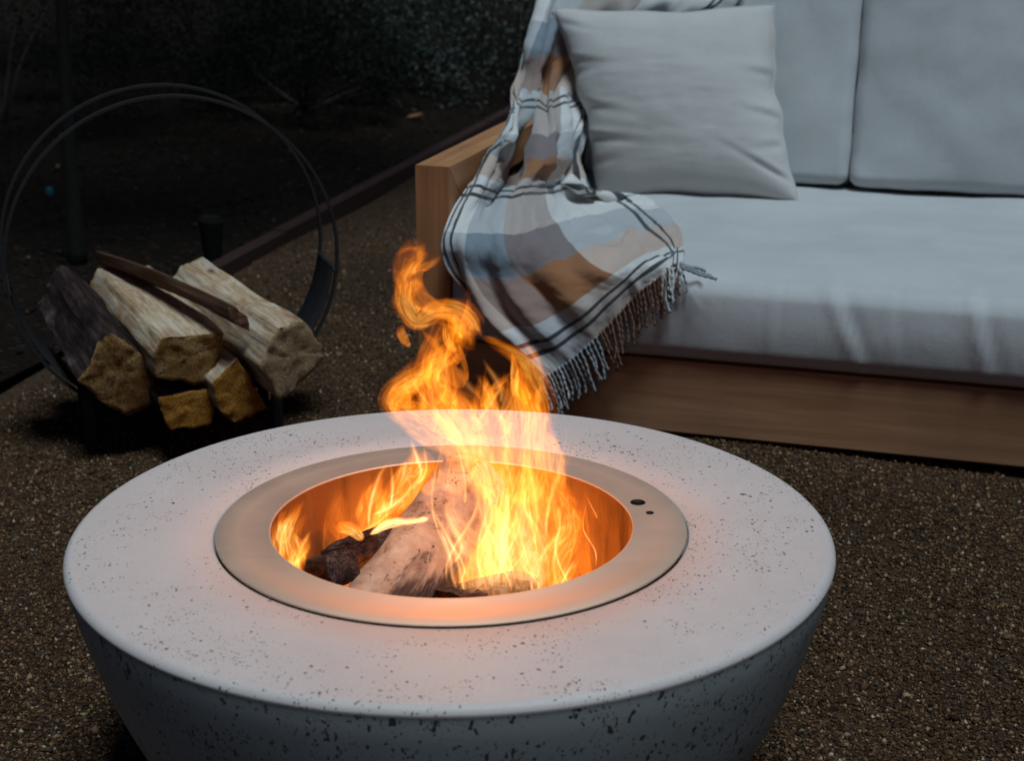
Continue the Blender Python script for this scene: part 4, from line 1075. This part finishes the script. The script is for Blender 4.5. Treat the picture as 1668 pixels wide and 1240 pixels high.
# ------------------------------------------------------------------ shrubs and trees behind
def m_leaf(name, col):
    t = NT(name)
    at = t.n('ShaderNodeAttribute', attribute_name='tint').outputs[0]
    c = t.mix(1.0, at, col, 'MULTIPLY')
    b = t.bsdf(Base_Color=c, Roughness=0.85, Specular_IOR_Level=0.05)
    return t.m
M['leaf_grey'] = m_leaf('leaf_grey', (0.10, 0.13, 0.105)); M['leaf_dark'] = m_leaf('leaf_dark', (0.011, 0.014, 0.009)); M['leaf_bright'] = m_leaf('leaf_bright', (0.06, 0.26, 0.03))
M['bark_dark'] = m_simple('bark_dark', (0.035, 0.026, 0.020), 0.9, 0, 60, 0.5, 0.8); M['bark_shaded'] = m_simple('bark_shaded', (0.009, 0.007, 0.005), 0.9, 0, 50, 0.5, 0.6)  # slender trunk's bark near black: the crown's shade is put into its colour
def leaves(C, N, rs, size, spread, aspect=2.6):
    """N leaf quads round clump centres C (k,3)"""
    k = rs.integers(0, len(C), N)
    P = C[k] + rs.normal(0, 1, (N, 3)) * spread
    d = rs.normal(0, 1, (N, 3)); d[:, 2] += 0.6; d /= np.linalg.norm(d, axis=1)[:, None]
    e = np.cross(d, rs.normal(0, 1, (N, 3))); e /= np.linalg.norm(e, axis=1)[:, None]
    s = size * rs.uniform(0.6, 1.4, N)[:, None]
    nrm = np.cross(d, e)
    V = np.stack([P, P + d * s * 0.5 + e * s / aspect * 0.5 + nrm * s * 0.06, P + d * s, P + d * s * 0.5 - e * s / aspect * 0.5 + nrm * s * 0.06], 1)
    F = (np.arange(N)[:, None] * 4 + np.arange(4)[None])
    cl = rs.uniform(0.5, 1.5, len(C))
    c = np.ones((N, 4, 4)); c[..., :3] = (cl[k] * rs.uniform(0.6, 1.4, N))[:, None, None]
    return V.reshape(-1, 3), F, c.reshape(-1, 4)
def shrub(name, label, x, y, rx, ry, h, mat, N, seed, size=0.026, z0=None, group='shrubs behind the patio'):
    rs = np.random.default_rng(seed); z0 = bed_z(x, y) - 0.02 if z0 is None else z0
    root = empty(name, (x, y, z0)); tag(root, label, 'shrub', group)
    nk = int(110 + 110 * rx * h)
    th = rs.uniform(0, 2 * np.pi, nk); ph = rs.uniform(0.02, 1, nk); rr = rs.uniform(0.55, 1.0, nk) ** 0.5
    C = np.stack([rx * rr * np.cos(th) * np.sqrt(1 - (ph * 0.95) ** 2 * 0.8), ry * rr * np.sin(th) * np.sqrt(1 - (ph * 0.95) ** 2 * 0.8), h * (0.10 + 0.88 * ph * rr)], -1)
    C += rs.normal(0, 0.06, C.shape) * np.array([rx, ry, h])
    V, F, c = leaves(C, N * 3, rs, size, 0.062 * (rx + h) / 1.5, 3.6)
    V[:, 2] = np.maximum(V[:, 2], 0.015)
    mesh_np('foliage', V, F, M[mat], root, False, col=c)
    ns = 9; VV, FF, off = [], [], 0
    for i in range(ns):
        c0 = C[rs.integers(0, nk)]
        path = catmull(np.array([[rs.normal(0, 0.03), rs.normal(0, 0.03), 0], c0 * np.array([0.35, 0.35, 0.45]), c0 * 0.98]), 10)
        v, f = tube(path, np.linspace(0.012, 0.003, 10), 6)
        mesh_np('stem', v, f, M['bark_dark'], root)
    return root
# (x, y) from where the crowns sit in the picture
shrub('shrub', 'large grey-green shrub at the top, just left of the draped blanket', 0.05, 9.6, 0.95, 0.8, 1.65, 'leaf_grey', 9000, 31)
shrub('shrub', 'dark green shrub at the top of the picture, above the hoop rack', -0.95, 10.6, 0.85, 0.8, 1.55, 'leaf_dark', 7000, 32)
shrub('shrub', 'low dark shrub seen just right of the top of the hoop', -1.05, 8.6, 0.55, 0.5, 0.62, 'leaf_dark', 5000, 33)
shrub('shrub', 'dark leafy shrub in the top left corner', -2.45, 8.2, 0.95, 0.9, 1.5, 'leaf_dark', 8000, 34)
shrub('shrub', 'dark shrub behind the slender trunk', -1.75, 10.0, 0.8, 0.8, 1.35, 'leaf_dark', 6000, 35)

def tree(x, y, h, tr, cr, label, seed, mat='leaf_dark', N=9000, name='tree', bark='bark_shaded', crown_c=(0, 0, 0)):
    rs = np.random.default_rng(seed); z0 = bed_z(x, y) - 0.03
    root = empty(name, (x, y, z0)); tag(root, label, 'tree', 'trees behind the patio')
    path = catmull(np.array([[0, 0, 0], [0.01, 0.0, h * 0.3], [0.03 + crown_c[0] * 0.2, 0.02, h * 0.65], [crown_c[0] * 0.5, crown_c[1] * 0.5, h]]), 30)
    v, f = tube(path, np.linspace(tr, tr * 0.5, 30) * (1 + 0.35 * np.exp(-np.linspace(0, 10, 30))), 12)
    trunk = mesh_np('trunk', v, f, M[bark], root)
    nk = 130
    d = rs.normal(0, 1, (nk, 3)); d /= np.linalg.norm(d, axis=1)[:, None]
    C = d * (rs.uniform(0.3, 1, nk) ** 0.5)[:, None] * np.array(cr) + np.array([crown_c[0], crown_c[1], h + cr[2] * 0.3 + crown_c[2]])
    for i in range(10):
        c0 = C[rs.integers(0, nk)]; s0 = path[rs.integers(19, 29)]
        pt = catmull(np.array([s0, (s0 + c0) / 2 + np.array([0, 0, 0.08]), c0]), 10)
        v, f = tube(pt, np.linspace(tr * 0.45, 0.005, 10), 7); mesh_np('limb', v, f, M[bark], trunk)
    V, F, c = leaves(C, N, rs, 0.075, 0.17)
    mesh_np('crown', V, F, M[mat], root, False, col=c)
    return root
tp = at_z(125, 412, 0.05)
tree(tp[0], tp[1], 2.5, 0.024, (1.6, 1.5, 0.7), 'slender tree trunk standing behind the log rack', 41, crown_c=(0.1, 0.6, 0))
tree(-0.9, 11.2, 3.0, 0.07, (2.4, 2.2, 0.9), 'unseen tree behind the grey-green shrubs, added for its shade', 42, bark='bark_dark', crown_c=(0, -1.2, 0), N=11000)  # out-of-view tree, added so its crown shades the planting bed
tree(-3.4, 9.6, 2.9, 0.07, (2.4, 2.2, 0.9), 'unseen tree behind the dark top-left shrub, added for its shade', 43, bark='bark_dark', crown_c=(0.3, -0.8, 0), N=11000)  # second added tree; its unseen canopy darkens the left background

# small things in the bed
pp = at_z(347, 425, 0.03)
post = empty('short_post', (pp[0], pp[1], bed_z(pp[0], pp[1])))
tag(post, 'short black tapered post standing behind the thick pale log', 'post')
bm = bmesh.new()
bmesh.ops.create_cone(bm, cap_ends=True, segments=24, radius1=0.026, radius2=0.040, depth=0.15, matrix=Matrix.Translation((0, 0, 0.075)))
bm_obj('body', bm, M['black'], post)
bm = bmesh.new()
bmesh.ops.create_cone(bm, cap_ends=True, segments=24, radius1=0.040, radius2=0.030, depth=0.016, matrix=Matrix.Translation((0, 0, 0.159)) @ Matrix.Rotation(0.12, 4, 'Y'))
bm_obj('cap', bm, M['black'], post)
pp = at_z(81, 316, 0.05)
t = m_simple('teal_plastic', (0.006, 0.10, 0.14), 0.5)
cap = lathe('teal_cap', [(0.001, 0.03), (0.010, 0.029), (0.014, 0.024), (0.015, 0.0)], 20, t, None)
cap.location = (pp[0], pp[1], bed_z(pp[0], pp[1])); tag(cap, 'tiny teal cap on the dark soil inside the hoop', 'cap')

# a fresh bright leaf hanging from the top-left shrubs and one dry leaf on the soil
def leaf_mesh(name, ln, wd, mat, parent=None):
    n = 9; tt = np.linspace(0, 1, n); w = wd * np.sin(np.pi * tt ** 0.8) * 0.5
    V = np.concatenate([np.stack([-w, tt * ln, 0.12 * w + 0.1 * ln * tt ** 2], -1), np.stack([0 * w, tt * ln, 0.1 * ln * tt ** 2], -1), np.stack([w, tt * ln, 0.12 * w + 0.1 * ln * tt ** 2], -1)])
    F = [(i + a * n, i + 1 + a * n, i + 1 + (a + 1) * n, i + (a + 1) * n) for a in (0, 1) for i in range(n - 1)]
    return mesh_np(name, V, F, mat, parent)
M['leaf_fresh'] = m_simple('leaf_fresh', (0.05, 0.22, 0.02), 0.5); M['leaf_dry'] = m_simple('leaf_dry', (0.20, 0.10, 0.035), 0.8)
lp = at_z(662, 178, 0.07)
dl = leaf_mesh('fallen_leaf', 0.09, 0.045, M['leaf_dry']); dl.location = (lp[0], lp[1], bed_z(lp[0], lp[1]) + 0.012); dl.rotation_euler = (0.1, 0.15, -1.3)
tag(dl, 'dry tan leaf on the dark soil beneath the grey-green shrub', 'leaf')
